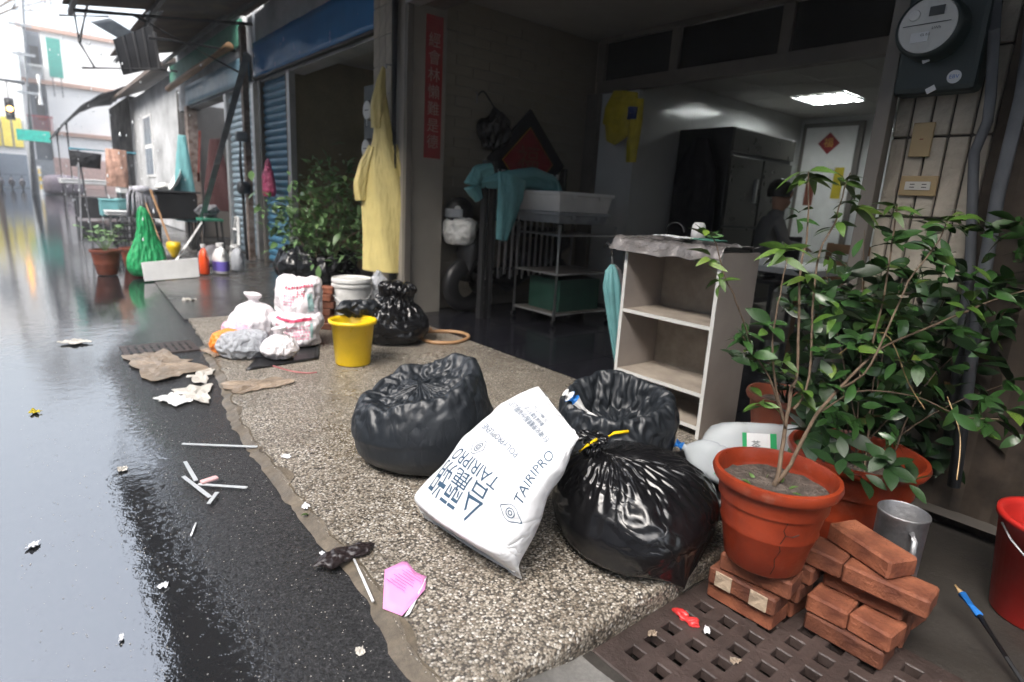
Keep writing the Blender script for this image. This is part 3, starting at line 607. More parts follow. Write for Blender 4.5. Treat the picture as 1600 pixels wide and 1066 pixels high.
for i, (x, y) in enumerate(((-.9, 58), (-.3, 58.4), (.3, 57.8))):
    t = thing('scooter', (x, y, 0), ['dark scooter parked left of two others by the far shop', 'dark scooter parked between two others by the far shop', 'dark scooter parked right of two others by the far shop'][i], 'scooter', 'scooters by the far shop')
    for dx in (-.0, .0): pass
    for dy in (-.6, .6): MB().lathe([(.12, -.05), (.24, -.05), (.26, 0), (.24, .05), (.12, .05)], 16, (x, y+dy, .26), Matrix.Rotation(pi/2, 4, 'Y')).build('wheel', M['black'], t)
    MB().tube([(x, y+.6, .55), (x, y+.2, .35), (x, y-.3, .5), (x, y-.75, .7)], [.12, .16, .2, .1], 10).build('body', M['greyfab'], t, smooth=True)
    MB().tube([(x, y-.55, .3), (x, y-.4, 1.05)], .04, 6).build('steering_column', M['black'], t); MB().tube([(x-.3, y-.4, 1.05), (x+.3, y-.4, 1.05)], .025, 6).build('handlebar', M['black'], t)
    MB().bevbox((.26, .6, .1), .03, Matrix.Translation((x, y+.35, .75))).build('seat', M['black'], t)
# ================================================================== BAGS
def moved(P, c): return P + np.array(c)
RTh = np.array([RT.x, RT.y]); RTh /= np.linalg.norm(RTh); FWh = np.array([FW.x, FW.y]); FWh /= np.linalg.norm(FWh)
def fld(m, n, seed, amp, k=3.):        # slow variation over a film
    return np.array([[1+amp*noise.noise(V((cos(2*pi*j/n)*k, sin(2*pi*j/n)*k, i/m*4+seed*7.3))) for j in range(n)] for i in range(m)])
# 1. big open sagging bag
def f1(p, t, a):
    s = p.x*RTh[0]+p.y*RTh[1]; d = p.x*FWh[0]+p.y*FWh[1]
    k = .92 + .75*s + .35*d
    if t > .55: k += .08*noise.noise(V((cos(a)*2, sin(a)*2, 3)))
    p.z = max(.004, p.z*k)
    p.x -= RTh[0]*p.z*.16*(1 if t > .5 else .6); p.y -= RTh[1]*p.z*.16
    return p
P0 = lathe_grid([(.02, .004), (.2, .006), (.27, .025), (.3, .10), (.295, .19), (.275, .28), (.25, .335), (.225, .35), (.195, .33), (.15, .30), (.1, .30), (.02, .315)], 100, 200, f1, lump=.1, seed=2)
tv = np.linspace(0, 1, 100)
mu = np.interp(tv, [0, .25, .5, .62, 1], [1.01, 1.015, 1.03, 1.10, 1.26])[:, None]*fld(100, 200, 1, .08); mv = np.interp(tv, [0, .3, .55, .65, 1], [1.0, 1.015, 1.03, 1.1, 1.2])[:, None]*fld(100, 200, 5, .08)
P = relax(moved(P0, (1.235, 1.98, 0)), mu, mv, 190, .02, .06, .004, .003, seed=5, amp=.008, bend=.4, smooth=.04)
tag(grid_obj('trash_bag', P, M['bluebag']), 'large open black bin bag sagging on the pebble terrace, crumpled mouth to the left', 'trash bag', 'black bin bags')
# 2. tied glossy bag
kn = V((1.31, 1.15, .30))
def f3(p, t, a):
    p = V((p.x, p.y, p.z))
    k = max(0, (t-.5)/.5)**1.5; c = V((1.45, 1.075, 0))
    p = p + c
    if t > .5: p = p.lerp(V((kn.x, kn.y, p.z)), k*.9)
    # one corner hangs down over the step
    cor = V((1.40, .80, 0)); dd = (V((p.x, p.y, 0))-cor).length
    if dd < .16 and t < .45: w_ = (1-dd/.16)**1.3; p = p.lerp(V((1.395, .822, -.055)), w_*.85)
    return p
P0 = lathe_grid([(.02, .004), (.2, .006), (.26, .035), (.285, .11), (.275, .19), (.235, .255), (.165, .29), (.08, .305), (.03, .315), (.022, .33)], 96, 190, f3, ell=(1, .98), lump=.12, seed=6)
tv = np.linspace(0, 1, 96); mu = np.interp(tv, [0, .3, .55, .8, 1], [1.02, 1.03, 1.07, 1.22, 1.3])[:, None]*fld(96, 190, 3, .06); mv = np.interp(tv, [0, .6, 1], [1.03, 1.06, 1.03])[:, None]*fld(96, 190, 8, .05)
P = relax(P0, mu, mv, 170, .016, .045, .006, None, seed=8, amp=.007); P[:, :, 2] = np.where(P[:, :, 1] > .86, np.maximum(P[:, :, 2], .003), P[:, :, 2])
t = thing('tied_trash_bag', (1.45, 1.07, 0), 'glossy tied black bin bag with yellow tie, its corner over the step', 'trash bag', 'black bin bags')
grid_obj('film', P, M['blackgloss'], t)
P0 = lathe_grid([(.022, -.02), (.026, .0), (.018, .012), (.024, .028), (.045, .036), (.05, .03), (.02, .035)], 30, 60, None, lump=.25, lsc=14, seed=3)
grid_obj('knot', relax(moved(P0, (kn.x, kn.y, kn.z+.02)), 1.6, 1.2, 80, .012, .03, .01, seed=4, amp=.006), M['blackgloss'], t)
MB().tube([kn+V((-.055, .0, .02)), kn+V((-.045, -.02, .045)), kn+V((-.01, -.02, .055)), kn+V((.01, -.01, .05))], .005, 6).build('tie', M['yellow'], t, smooth=True)
MB().tube([kn+V((.03, -.02, .05)), kn+V((.07, -.025, .062)), kn+V((.115, -.045, .066))], .0055, 6).build('tie', M['yellow'], t, smooth=True)
# 3. open bag behind, with a blue-white carton in it
def f4(p, t, a):
    d = p.x*FWh[0]+p.y*FWh[1]; s = p.x*RTh[0]+p.y*RTh[1]
    p.z = max(.004, p.z*(1+.55*d+.15*s)); return p
P0 = lathe_grid([(.02, .004), (.15, .006), (.2, .04), (.235, .13), (.235, .23), (.21, .30), (.185, .315), (.165, .28), (.14, .2), (.02, .19)], 66, 120, f4, ell=(1.05, .95), lump=.14, seed=9)
tv = np.linspace(0, 1, 66); mu = np.interp(tv, [0, .5, .7, 1], [1.03, 1.12, 1.25, 1.4])
P = relax(moved(P0, (1.80, 1.47, 0)), mu, 1.12, 130, .02, .05, .006, .003, seed=11, amp=.008)
tag(grid_obj('open_trash_bag', P, M['bluebag']), 'small open black bin bag in front of the shelf, wedged behind the white sack', 'trash bag', 'black bin bags')
c0 = V((1.655, 1.52, .27)); ax = V((-.15, .10, .16)).normalized()
t = thing('carton', c0, 'blue and white paper carton poking out of the small open bin bag', 'carton')
MB().tube([c0-ax*.09, c0+ax*.05], .027, 14).build('body', M['white'], t, smooth=False); MB().tube([c0+ax*.051, c0+ax*.075], .0275, 14).build('band', M['blue'], t); MB().tube([c0+ax*.076, c0+ax*.10], [.025, .018], 14).build('lid', M['white'], t)
# 4. tied bag by the yellow bucket
def f5(p, t, a):
    if t > .55: p.x += .06*(t-.55)/.45; p.y -= .05*(t-.55)/.45
    return p
P0 = lathe_grid([(.02, .004), (.19, .006), (.25, .06), (.26, .15), (.22, .24), (.14, .30), (.12, .35), (.14, .41), (.09, .44), (.02, .43)], 66, 120, f5, lump=.2, seed=14)
tv = np.linspace(0, 1, 66); mu = np.interp(tv, [0, .4, .6, 1], [1.03, 1.08, 1.2, 1.4])[:, None]
P = relax(moved(P0, (2.06, 3.88, 0)), mu*fld(66, 120, 4, .1), 1.12*fld(66, 120, 9, .1), 130, .02, .06, .006, .003, seed=15, amp=.009)
tag(grid_obj('pillar_trash_bag', P, M['blackgloss']), 'bulging black bin bag between the yellow bucket and the pillar', 'trash bag', 'black bin bags')
# flap of it hanging in the bucket
P0 = lathe_grid([(.02, -.02), (.06, .0), (.08, .04), (.05, .08), (.01, .09)], 24, 50, None, ell=(1.6, .8), lump=.3, lsc=9, seed=19)
# 5. black plastic round the far bush pot
P0 = lathe_grid([(.03, .004), (.3, .006), (.4, .05), (.43, .2), (.4, .36), (.3, .42), (.24, .36), (.02, .33)], 50, 96, lambda p, t, a: V((p.x, p.y, p.z*(1-.25*p.x))), ell=(1, 1.2), lump=.2, seed=17)
P = relax(moved(P0, (2.62, 6.75, 0)), 1.2, 1.12, 110, .03, .07, .006, .003, seed=18, amp=.012)
tag(grid_obj('bush_trash_bag', P, M['blackgloss']), 'black plastic bag slumped at the foot of the green bush', 'trash bag', 'black bin bags')
# ---------------------------------------------------------------- white woven sack with print
BR, BL = V((1.0, 1.095, .012)), V((.945, 1.545, .012)); TL = G(838, 603, .40); TR = G(908, 690, .40)
m_, n_ = 90, 120
P0 = np.zeros((m_, n_, 3)); nrm = (TL-BL).cross(BR-BL).normalized()
if nrm.z < 0: nrm = -nrm
def sack_c(s, v):               # s -1..1 across (left..right), v 0..1 bottom to top
    a = BL.lerp(BR, (s+1)/2); b_ = TL.lerp(TR, (s+1)/2); return a.lerp(b_, v)
def sthick(v): return .088*(min(1, v/.07)**.5)*(max(0, (1-v)/.55)**.6 if v > .45 else 1) + .003
for i in range(m_):
    v = i/(m_-1); T = sthick(v); nar = 1+.03*sin(pi*v)-(.08*(v-.75)/.25 if v > .75 else 0)
    for j in range(n_):
        a = 2*pi*j/n_; s = cos(a); e = math.copysign(abs(sin(a))**.75, sin(a))
        q = sack_c(s*nar, v) + nrm*(e*T + T*.75 + .03*sin(pi*v)*noise.noise(V((s*1.8, v*4, e*.5))))
        if v < .2: q += (sack_c(0, 1)-sack_c(0, 0)).normalized()*(-.055*sin(pi*min(1, v/.2)))*max(0, e)
        q.z = max(q.z, .004); P0[i, j] = q
tv = np.linspace(0, 1, m_); mu = np.interp(tv, [0, .1, .5, .8, 1], [1.08, 1.06, 1.05, 1.08, 1.12])[:, None]*fld(m_, n_, 2, .04)
PS = relax(P0, mu, np.interp(tv, [0, .2, .6, 1], [1.07, 1.05, 1.05, 1.09])[:, None]*fld(m_, n_, 6, .04), 170, .01, .026, .005, .003, seed=21, amp=.005, smooth=.035)
t = thing('woven_sack', (1.05, 1.3, 0), 'full white woven plastic sack with blue green print leaning on black bags', 'sack')
so_ = grid_obj('sack_body', PS, M['sack'], t)
NS = vnorm(PS)
def on_sack(s, v, off=.0016):   # s -1..1 across the top side as seen from above
    a = math.acos(max(-1, min(1, s))); jf = a/(2*pi)*n_; i_f = v*(m_-1)
    j0, i0 = int(jf), min(m_-2, max(0, int(i_f))); fj, fi = jf-j0, i_f-i0
    w4 = ((1-fi)*(1-fj), (1-fi)*fj, fi*(1-fj), fi*fj); id4 = ((i0, j0 % n_), (i0, (j0+1) % n_), (i0+1, j0 % n_), (i0+1, (j0+1) % n_))
    p = sum((PS[i]*w_ for i, w_ in zip(id4, w4)), np.zeros(3)); nn = sum((NS[i]*w_ for i, w_ in zip(id4, w4)), np.zeros(3))
    nn = V(nn).normalized()
    if nn.dot(nrm) < 0: nn = -nn
    return V(p) + nn*off
LEN, WID = (sack_c(0, 1)-sack_c(0, 0)).length, (BR-BL).length
def split_long(vs, fs, k=1):
    bm = bmesh.new(); L = [bm.verts.new(v) for v in vs]
    for f in fs:
        try: bm.faces.new([L[i] for i in f])
        except ValueError: pass
    bmesh.ops.triangulate(bm, faces=bm.faces[:])
    for _ in range(k):
        es = [e for e in bm.edges if e.calc_length() > .35]
        if es: bmesh.ops.subdivide_edges(bm, edges=es, cuts=1)
    bm.verts.index_update(); r = [v.co.copy() for v in bm.verts], [tuple(v.index for v in f.verts) for f in bm.faces]; bm.free(); return r
def sack_text(s, cs_, cv, size, rot, m=None, sx=1.):
    vs, fs = split_long(*text_pts(s), 2); b = MB(); cr, sr = cos(rot), sin(rot)
    pts = []
    for p in vs:
        x, y = p.x*size*sx, p.y*size; x, y = x*cr-y*sr, x*sr+y*cr
        pts.append(on_sack(max(-.985, min(.985, cs_ + x/(WID/2))), max(.01, min(.99, cv + y/LEN))))
    b.add(pts, fs); return b.build('print', m or M['ink'], t, fix=False)
sack_text('台麗朔', -.12, .235, .083, pi, sx=1.05); sack_text('TAIRIPRO', -.1, .355, .06, pi); sack_text('POLYPROPYLENE', -.12, .58, .030, pi, sx=1.05)
sack_text('台灣化學纖維股份有限公司', .0, .80, .026, pi); sack_text('聚丙烯 高雄市仁武', .0, .85, .02, pi); sack_text('TEL: 886-2-2712-2211', .0, .89, .017, pi)
sack_text('TAIRIPRO', .83, .56, .043, pi/2, sx=1.15)
def ring(cs_, cv, r):
    b = MB()
    for (rr, wd, e) in ((r, .0022, 1.), (r*.55, .003, 1.), (r*.25, .003, 1.)):
        k = 40; vs_ = []
        for i in range(k):
            a = 2*pi*i/k; sp = 1 + (.45*max(0, abs(cos(a))**12) if rr == r else 0)
            for d_ in (rr-wd/2, rr+wd/2): vs_.append(on_sack(max(-.98, min(.98, cs_+d_*sp*cos(a)/(WID/2))), cv+d_*sin(a)/LEN))
        b.add(vs_, [(2*i, 2*i+1, (2*i+3) % (2*k), (2*i+2) % (2*k)) for i in range(k)])
    b.build('emblem', M['ink'], t, fix=False)
ring(-.28, .455, .027); ring(.80, .27, .024)
for i in range(3): sack_text('·', .1*i, .7, .02, 0)
MB().tube([on_sack(-.97, .012, .0), on_sack(0, .008, .004), on_sack(.97, .012, .0)], .0035, 5).build('stitched_seam', M['sack'], t)
# ================================================================== SHELF CABINET AND WHAT STANDS ON IT
cx0, cx1, cy0, cy1, ch = 2.40, 2.72, 1.445, 2.0, .885
t = thing('shelf_cabinet', (2.56, 1.73, 0), 'open pale wooden shelf cabinet with three compartments beside the bin bags', 'cabinet')
box('side_panel', (cx0, cy0, 0), (cx1, cy0+.018, ch), M['melamine'], t, .001); box('side_panel', (cx0, cy1-.018, 0), (cx1, cy1, ch), M['melamine'], t, .001)
box('back_panel', (cx1-.008, cy0+.019, .03), (cx1-.001, cy1-.019, ch-.02), M['shelfin'], t, 0)
zs = [.05, PX(1045, 603, cx0).z, PX(1045, 500, cx0).z, ch-.018]
for k, z in enumerate(zs):
    s = box('shelf' if k < 3 else 'top_panel', (cx0+.004, cy0+.0185, z-.009), (cx1-.01, cy1-.0185, z+.009), M['shelfin'], t, .001)
    box('edge_band', (cx0+.001, cy0+.0186, z-.009), (cx0+.0038, cy1-.0186, z+.009), M['edge'], s, 0)
for y in (cy0-.0003, cy1-.0183): box('edge_band', (cx0-.003, y, 0), (cx0-.0004, y+.0186, ch), M['edge'], t, 0)
# silver plastic bag over the top
def fo(u, v):
    y = cy0-.01+v*.64; L_ = u*.40-.085; h_ = .016+.02*noise.noise(V((u*4, y*9, 1)))+.007*noise.noise(V((u*13, y*27, 4)))
    if L_ > 0: return V((cx0+L_, y-.02*(1-v)*noise.noise(V((u*5, 0, 0))), ch+.012+max(0, h_)))
    k = -L_; wob = .5+.5*noise.noise(V((y*7, 3, 0)))
    return V((cx0-.012-k*.45-.02*max(0, h_)*k/.08-.012*noise.noise(V((y*13, k*12, 2))), y, ch+.016-k*(.55+.35*wob)+h_*.4))
tag(MB().sheet(fo, 60, 70).build('plastic_sheet', M['foil'], None, True, solid=.002), 'crumpled silver grey plastic bag draped over the cabinet top', 'plastic sheet')
def lay(name, pts, m, label, cat, th=.0015, wob=.004):
    pts = [V(p) for p in pts]
    def fn(u, v):
        p = bil(pts, u, v); p = p + V((0, 0, wob*noise.noise(p*30)+wob)); return p
    return tag(MB().sheet(fn, 12, 12).build(name, m, None, True, solid=th), label, cat)
zt = ch+.045
lay('paper_sheet', [(2.42, 1.66, zt), (2.42, 1.86, zt+.004), (2.55, 1.88, zt+.004), (2.55, 1.68, zt)], M['paper'], 'white printed sheet lying on the silver bag', 'paper')
lay('green_booklet', [(2.43, 1.52, zt), (2.43, 1.645, zt), (2.56, 1.66, zt), (2.56, 1.53, zt)], mat('green_cover', (.06, .2, .15), .6), 'green booklet next to the white sheet on the cabinet', 'booklet', .006)
MB_c = MB().lathe([(.0, .085), (.022, .084), (.031, .07), (.034, .04), (.036, 0), (.033, 0), (.03, .04), (.02, .078)], 24, (2.60, 1.72, zt-.005))
tag(MB_c.build('cup', M['white'], None, True), 'white cup standing upside down on the cabinet', 'cup')
tag(MB().tube([V((2.63, 1.88+.055*cos(a), zt+.02+.05*sin(a))) for a in [i*pi/12 for i in range(13)]], .004, 6).build('wire_handle', M['darkmetal'], None, True), 'dark wire loop handle at the back of the cabinet top', 'wire loop')
# folded umbrella leaning on the cabinet
t = thing('umbrella', (2.62, 2.12, 0), 'folded teal and grey umbrella leaning against the cabinet side', 'umbrella')
a0, a1 = V((2.60, 2.10, .03)), V((2.50, 2.17, .76)); s_, u_, d_ = frame(a1-a0); L = (a1-a0).length
def pleat(w0, w1, m, name):
    b = MB(); n_ = 36; pr = [(.004, 0), (.02, .12), (.04, .4), (.058, .72), (.062, .84), (.04, .95), (.012, .99)]
    rows = []
    for r, h in pr:
        row = []
        for k in range(n_+1):
            an = w0+(w1-w0)*k/n_; rr = r*(.75+.3*abs(sin(an*4))); row.append(a0+d_*(h*L)+(s_*cos(an)+u_*sin(an))*rr)
        rows.append(row)
    b.add(sum(rows, []), [(i*(n_+1)+k, i*(n_+1)+k+1, (i+1)*(n_+1)+k+1, (i+1)*(n_+1)+k) for i in range(len(pr)-1) for k in range(n_)])
    return b.build(name, m, t, True, solid=.002)
pleat(0, pi*1.0, M['greyfab'], 'canopy_panel'); pleat(pi*1.0, 2*pi, M['teal'], 'canopy_panel')
MB().tube([a0-d_*.03, a1+d_*.05], .005, 8).build('shaft', M['steel'], t); MB().tube([a1+d_*.04, a1+d_*.09, a1+d_*.11+s_*.025, a1+d_*.09+s_*.05], .01, 8).build('handle', M['black'], t, True)
# ---------------------------------------------------------------- water jugs
def jug(name, p0, p1, r, label, cap, lab_at=.45):
    p0, p1 = V(p0), V(p1); d_ = (p1-p0).normalized(); L = (p1-p0).length; v_ = CAM-(p0+p1)/2; v_ = (v_-d_*v_.dot(d_)).normalized(); w_ = d_.cross(v_)
    t = thing(name, (p0+p1)/2-V((0, 0, r)), label, 'jug', 'plastic drink jugs')
    pr = [(.005, 0), (.7, .0), (.92, .015), (.99, .05), (1., .12), (.96, .2), (.96, .22), (1., .25), (1., .55), (.96, .58), (.96, .6), (1, .63), (.97, .7), (.85, .8), (.6, .88), (.35, .935), (.2, .96), (.2, 1.0)]
    b = MB(); n_ = 48; vs_ = []
    for (q, h) in pr:
        for k in range(n_):
            a = 2*pi*k/n_; e_ = 2+2.2*min(1, max(0, (q-.4)/.5)); sq = (abs(cos(a))**e_+abs(sin(a))**e_)**(-1/e_); vs_.append(p0+d_*(h*L)+(v_*cos(a)+w_*sin(a))*(q*r*sq))
    m_ = len(pr); b.add(vs_, [(i*n_+k, i*n_+(k+1) % n_, (i+1)*n_+(k+1) % n_, (i+1)*n_+k) for i in range(m_-1) for k in range(n_)] + [tuple(range(n_))])
    smooth_angle(b.build('bottle', M['jug'], t), 60)
    if cap: MB().tube([p1-d_*.0, p1+d_*.03], r*.27, 16).build('cap', M['blue'], t)
    def wrap(x, y): return p0+d_*(x*L)+v_*(r*1.004)+w_*y
    lb = MB().sheet(lambda u, v: wrap(lab_at-.17+u*.34, (v-.5)*r*1.1), 8, 10).build('label', M['paper'], t, True, fix=False)
    for (u0, u1) in ((lab_at-.175, lab_at-.11), (lab_at+.13, lab_at+.175)): MB().sheet(lambda u, v: wrap(u0+u*(u1-u0), (v-.5)*r*1.12)+v_*.0012, 3, 10).build('green_stripe', M['greenink'], lb, True, fix=False)
    text_flat('茶', wrap(lab_at+.04, r*.05)+v_*.002, -d_, v_.cross(-d_), r*.42, M['pvc'], 'print', lb, .001); c_ = wrap(lab_at-.1, -r*.15)+v_*.002
    MB().poly([c_+(d_*cos(a)+w_*sin(a))*r*.13 for a in [i*pi/6 for i in range(12)]], .001, v_).build('print', M['pinkink'], lb)
    return t
jug('plastic_jug', (2.34, .98, .14), (2.00, 1.20, .155), .098, 'large clear jug with green label lying behind the front pot', False, .5)
jug('capped_jug', (2.05, .96, .075), (1.93, 1.225, .155), .072, 'smaller clear jug with blue cap lying beside the tied bin bag', True, .35)
# ================================================================== POTS, BRICKS
def pot(name, c, r, h, m, label, group=None, rim=.022, soil=.82, rimw=1.1, crack=False):
    c = V(c); t = thing(name, c, label, 'flower pot', group)
    pr = [(.0, .004), (r*.62, .004), (r*.66, .012), (r*.74, h*.3), (r*.80, h*.42), (r*.815, h*.44), (r*.80, h*.47), (r*.90, h*.8), (r*.925, h*.86), (r*.94, h-rim*1.6), (r*1.02, h-rim*1.4), (r*1.055, h-rim*.7), (r*1.03, h-.002), (r*.97, h), (r*.93, h-rim*.6), (r*.90, h*.7), (0, h*.69)]
    o = MB().lathe(pr, 64, c, fn=lambda p: p*(1+.006*noise.noise(p*9))).build('pot_wall', m, t); smooth_angle(o, 50)
    sr = r*.90
    b = MB(); n_ = 14
    for i in range(n_):
        for k in range(40):
            a = 2*pi*k/40; rr = sr*(i/(n_-1)); b.v.append(c+V((rr*cos(a), rr*sin(a), h*soil+.012*noise.noise(V((rr*cos(a)*30, rr*sin(a)*30, 0)))+.005*noise.noise(V((rr*cos(a)*110, rr*sin(a)*110, 2))))))
    b.f = [(i*40+k, i*40+(k+1) % 40, (i+1)*40+(k+1) % 40, (i+1)*40+k) for i in range(n_-1) for k in range(40)]
    b.build('soil', M['soil'], t, True)
    return t
BZ = -.0665
PC = V((1.535, .675, BZ+.172))
pt1 = pot('front_pot', PC, .158, .275, M['terra'], 'cracked terracotta coloured pot standing on a brick stack, slim shrub in it', 'terracotta pots')
# hairline crack down the pot wall
b = MB(); n0 = (V((CAM.x, CAM.y, 0))-V((PC.x, PC.y, 0))).normalized(); a_ = math.atan2(n0.y, n0.x)
for pts in ([(.34, .19), (.30, .165), (.36, .15), (.28, .12), (.33, .10)], [(.36, .15), (.5, .148), (.62, .155)], [(.33, .10), (.26, .07), (.30, .045), (.25, .02)]):
    P_ = []
    for (da, z) in pts:
        f_ = z/.275; rr = .158*np.interp(f_, [0, .04, .3, .42, .47, .8], [.62, .66, .74, .80, .80, .90])+.0006; P_.append(PC+V((rr*cos(a_+da), rr*sin(a_+da), z)))
    b.tube(P_, .0011, 5)
b.build('crack', M['void'], pt1)
pt2 = pot('rear_pot', (2.12, .68, -.074), .205, .375, M['terra'], 'wide terracotta coloured pot behind the bricks, bushy plant in it', 'terracotta pots')
pt3 = pot('brown_pot', (2.55, 1.13, 0), .165, .30, M['terra_dark'], 'brown pot standing at the right side of the cabinet', 'terracotta pots')
bb = bmesh.new()
bricks_me = []
for s in range(4):
    b = MB().bevbox((.098, .2, .054), .006); rr = random.Random(s)
    bm = bmesh.new(); me = b.mesh('brick', M['brick']); bm.from_mesh(me); bmesh.ops.subdivide_edges(bm, edges=[e for e in bm.edges if e.calc_length() > .08], cuts=3, use_grid_fill=True)
    for v in bm.verts: v.co += v.normal*.0012*noise.noise(v.co*60+V((s*5, 0, 0))) + v.co*.012*noise.noise(v.co*11+V((s*3, 1, 0)))
    bm.to_mesh(me); bm.free(); smooth = [setattr(p, 'use_smooth', False) for p in me.polygons]; bricks_me.append(me)
bh = bm_half = None
b = MB().bevbox((.098, .105, .054), .006); half_me = b.mesh('brick', M['brick'])
def brick(x, y, z, rz=0, half=False, label='', s=0, tilt=0, patch=False):
    o = link('brick', half_me if half else bricks_me[s % 4], None, (x, y, BZ+.027+z*.056), rot=(tilt, 0, rz)); tag(o, label, 'brick', 'loose red bricks')
    if patch:
        for yy in (-.055, .05): link('mortar_patch', MB().bevbox((.004, .05, .046), .001).mesh('mortar_patch', M['mortar_patch']), o, WL[o]+V((0, 0, 0))).location = (-.0505, yy, .001)
    return o
F1 = 'of the brick stack under the front pot'; F2 = 'of the brick stack behind the drain cover'
brick(1.535, .70, 0, .02, label='bottom brick nearest the street '+F1, s=0); brick(1.645, .69, 0, -.04, label='bottom brick nearest the shop '+F1, s=1)
brick(1.520, .695, 1, .04, label='middle brick with pale mortar patches '+F1, s=2, patch=True); brick(1.635, .68, 1, .0, label='middle brick nearest the shop '+F1, s=3)
brick(1.535, .675, 2, .14, label='top brick nearest the street '+F1, s=1); brick(1.655, .665, 2, .05, label='top brick nearest the shop '+F1, s=0)
brick(1.635, .455, 0, .0, label='lowest orange brick along the front '+F2, s=2); brick(1.76, .455, 0, .1, label='lowest brick in the second row '+F2, s=1); brick(1.885, .455, 0, -.1, label='lowest brick under the steel cup '+F2, s=0)
brick(1.635, .508, 1, .05, True, label='short broken brick at the front left '+F2); brick(1.64, .397, 1, -.08, True, label='short broken brick at the front right '+F2); brick(1.77, .45, 1, .04, label='second layer brick in the second row '+F2, s=3); brick(1.89, .45, 1, 0, label='upper brick under the steel cup '+F2, s=2)
brick(1.71, .455, 2, .03, label='dark recessed brick in the third layer '+F2, s=1)
brick(1.672, .555, 3, .05, True, label='fourth layer broken brick on the left '+F2); brick(1.675, .40, 3, .06, label='fourth layer brick on the right '+F2, s=0)
brick(1.715, .47, 4, -.38, label='topmost brick laid crosswise with grey weathered top '+F2, s=3)
# steel cup
cc = V((1.872, .45, BZ+.112)); t = thing('steel_cup', cc, 'tall dull stainless steel cup standing on the rear bricks', 'cup')
o = MB().lathe([(0, 0), (.060, 0), (.062, .006), (.064, .2), (.0665, .204), (.0665, .21), (.064, .212), (.0615, .208), (.0615, .01), (0, .009)], 48, cc).build('cup_wall', M['steel'], t); smooth_angle(o, 40)
sdc = (V((CAM.x, CAM.y, 0))-V((cc.x, cc.y, 0))).normalized(); sdv = sdc.cross(V((0, 0, 1)))
hd = (sdc*.9-sdv*.45).normalized()
MB().tube([cc+hd*.062+V((0, 0, .175)), cc+hd*.085+V((0, 0, .165)), cc+hd*.09+V((0, 0, .11)), cc+hd*.078+V((0, 0, .07)), cc+hd*.063+V((0, 0, .06))], .008, 8).build('handle', M['steel'], t, True)
# red bucket, broom, red pipe
cb = V((2.24, .15, -.074)); t = thing('red_bucket', cb, 'red plastic bucket at the right edge beside the wall', 'bucket')
MB().lathe([(0, .004), (.115, .004), (.12, .01), (.15, .30), (.158, .302), (.158, .32), (.146, .32), (.142, .30), (.112, .015), (0, .014)], 40, cb).build('bucket_wall', M['red'], t, True)
MB().tube([cb+V((.155*cos(a), .155*sin(a), .29-.09*sin(a_k))) for a, a_k in [(2.2+i*.3, i*pi/10) for i in range(11)]], .0035, 6).build('handle', M['steel'], t, True)
t = thing('broom', (1.9, .25, BZ), 'black stick with a blue grip lying near the drain cover', 'broom')
s0, s1 = G(1503, 928, .02), G(1530, 962, .0); s2 = G(1620, 1100, -.06)
MB().tube([s0, s1], .011, 10).build('grip', M['blue'], t, True); MB().tube([s1, s2], .007, 8).build('stick', M['black'], t, True); MB().tube([s0+(s0-s1).normalized()*.03, s0], [.003, .009], 8).build('tip', M['bamboo'], t, True)
tag(MB().tube([(2.62, .345, .72), (2.62, .345, 2.4)], .016, 10).build('red_pipe', M['red'], None, True), 'thin red upright pipe at the right edge behind the shrubs', 'pipe')
MBk = MB().lathe([(0, 0), (.2, .0), (.22, .01), (.235, .09), (.225, .09), (.21, .02), (0, .015)], 40, (1.98, 1.06, .0))
tag(MBk.build('black_basin', M['black'], None, True), 'shallow black basin under the plastic jugs', 'basin')
tag(MB().lathe([(.06, .0), (.064, .008), (.06, .015), (.05, .012), (0, .012)], 40, D(1178, 738, 1.93), Matrix.Rotation(.5, 4, 'X')).build('brass_lid', mat('brass', (.4, .27, .08), .35, metal=.8), None, True), 'round brass coloured lid between the jugs and the front pot', 'lid')
# ================================================================== WALL FITTINGS ON THE RIGHT PILLAR
t = thing('electric_meter', (2.6, .84, 1.5), 'round white electricity meter on a dark green board', 'meter')
x_ = 2.64
bo = MB().box((2.60, .70, 1.525), (2.698, .965, 2.15)).build('board', M['meterbox'], t, bevel=.02)
mc = PX(1452, 42, 2.53); Mx = Matrix.Rotation(-pi/2, 4, 'Y')
MB().lathe([(.105, -.07), (.105, .0), (.098, .02), (.09, .022)], 40, mc, Mx).build('meter_body', M['meterbox'], t, True)
fc = MB().lathe([(0, .021), (.088, .021), (.092, .016)], 40, mc, Mx).build('meter_face', M['face'], t)
xf = mc.x-.0225
box('display', (xf-.002, mc.y-.045, mc.z+.028), (xf, mc.y+.0, mc.z+.058), M['lcd'], fc, 0); box('display_bezel', (xf-.0008, mc.y-.07, mc.z+.004), (xf, mc.y+.075, mc.z+.0065), M['lcd'], fc, 0)
MB().lathe([(0, .003), (.017, .003), (.018, 0)], 20, (xf, mc.y+.045, mc.z+.038), Mx).build('sensor', M['white'], fc)
box('barcode', (xf-.001, mc.y-.01, mc.z-.052), (xf, mc.y+.045, mc.z-.02), M['paper'], fc, 0)
text_flat('kWh', V((xf-.001, mc.y-.03, mc.z-.012)), (0, -1, 0), (0, 0, 1), .014, M['lcd'], 'print', fc, .0005); text_flat('CL 0.5', V((xf-.001, mc.y+.0, mc.z-.03)), (0, -1, 0), (0, 0, 1), .011, M['lcd'], 'print', fc, .0016)
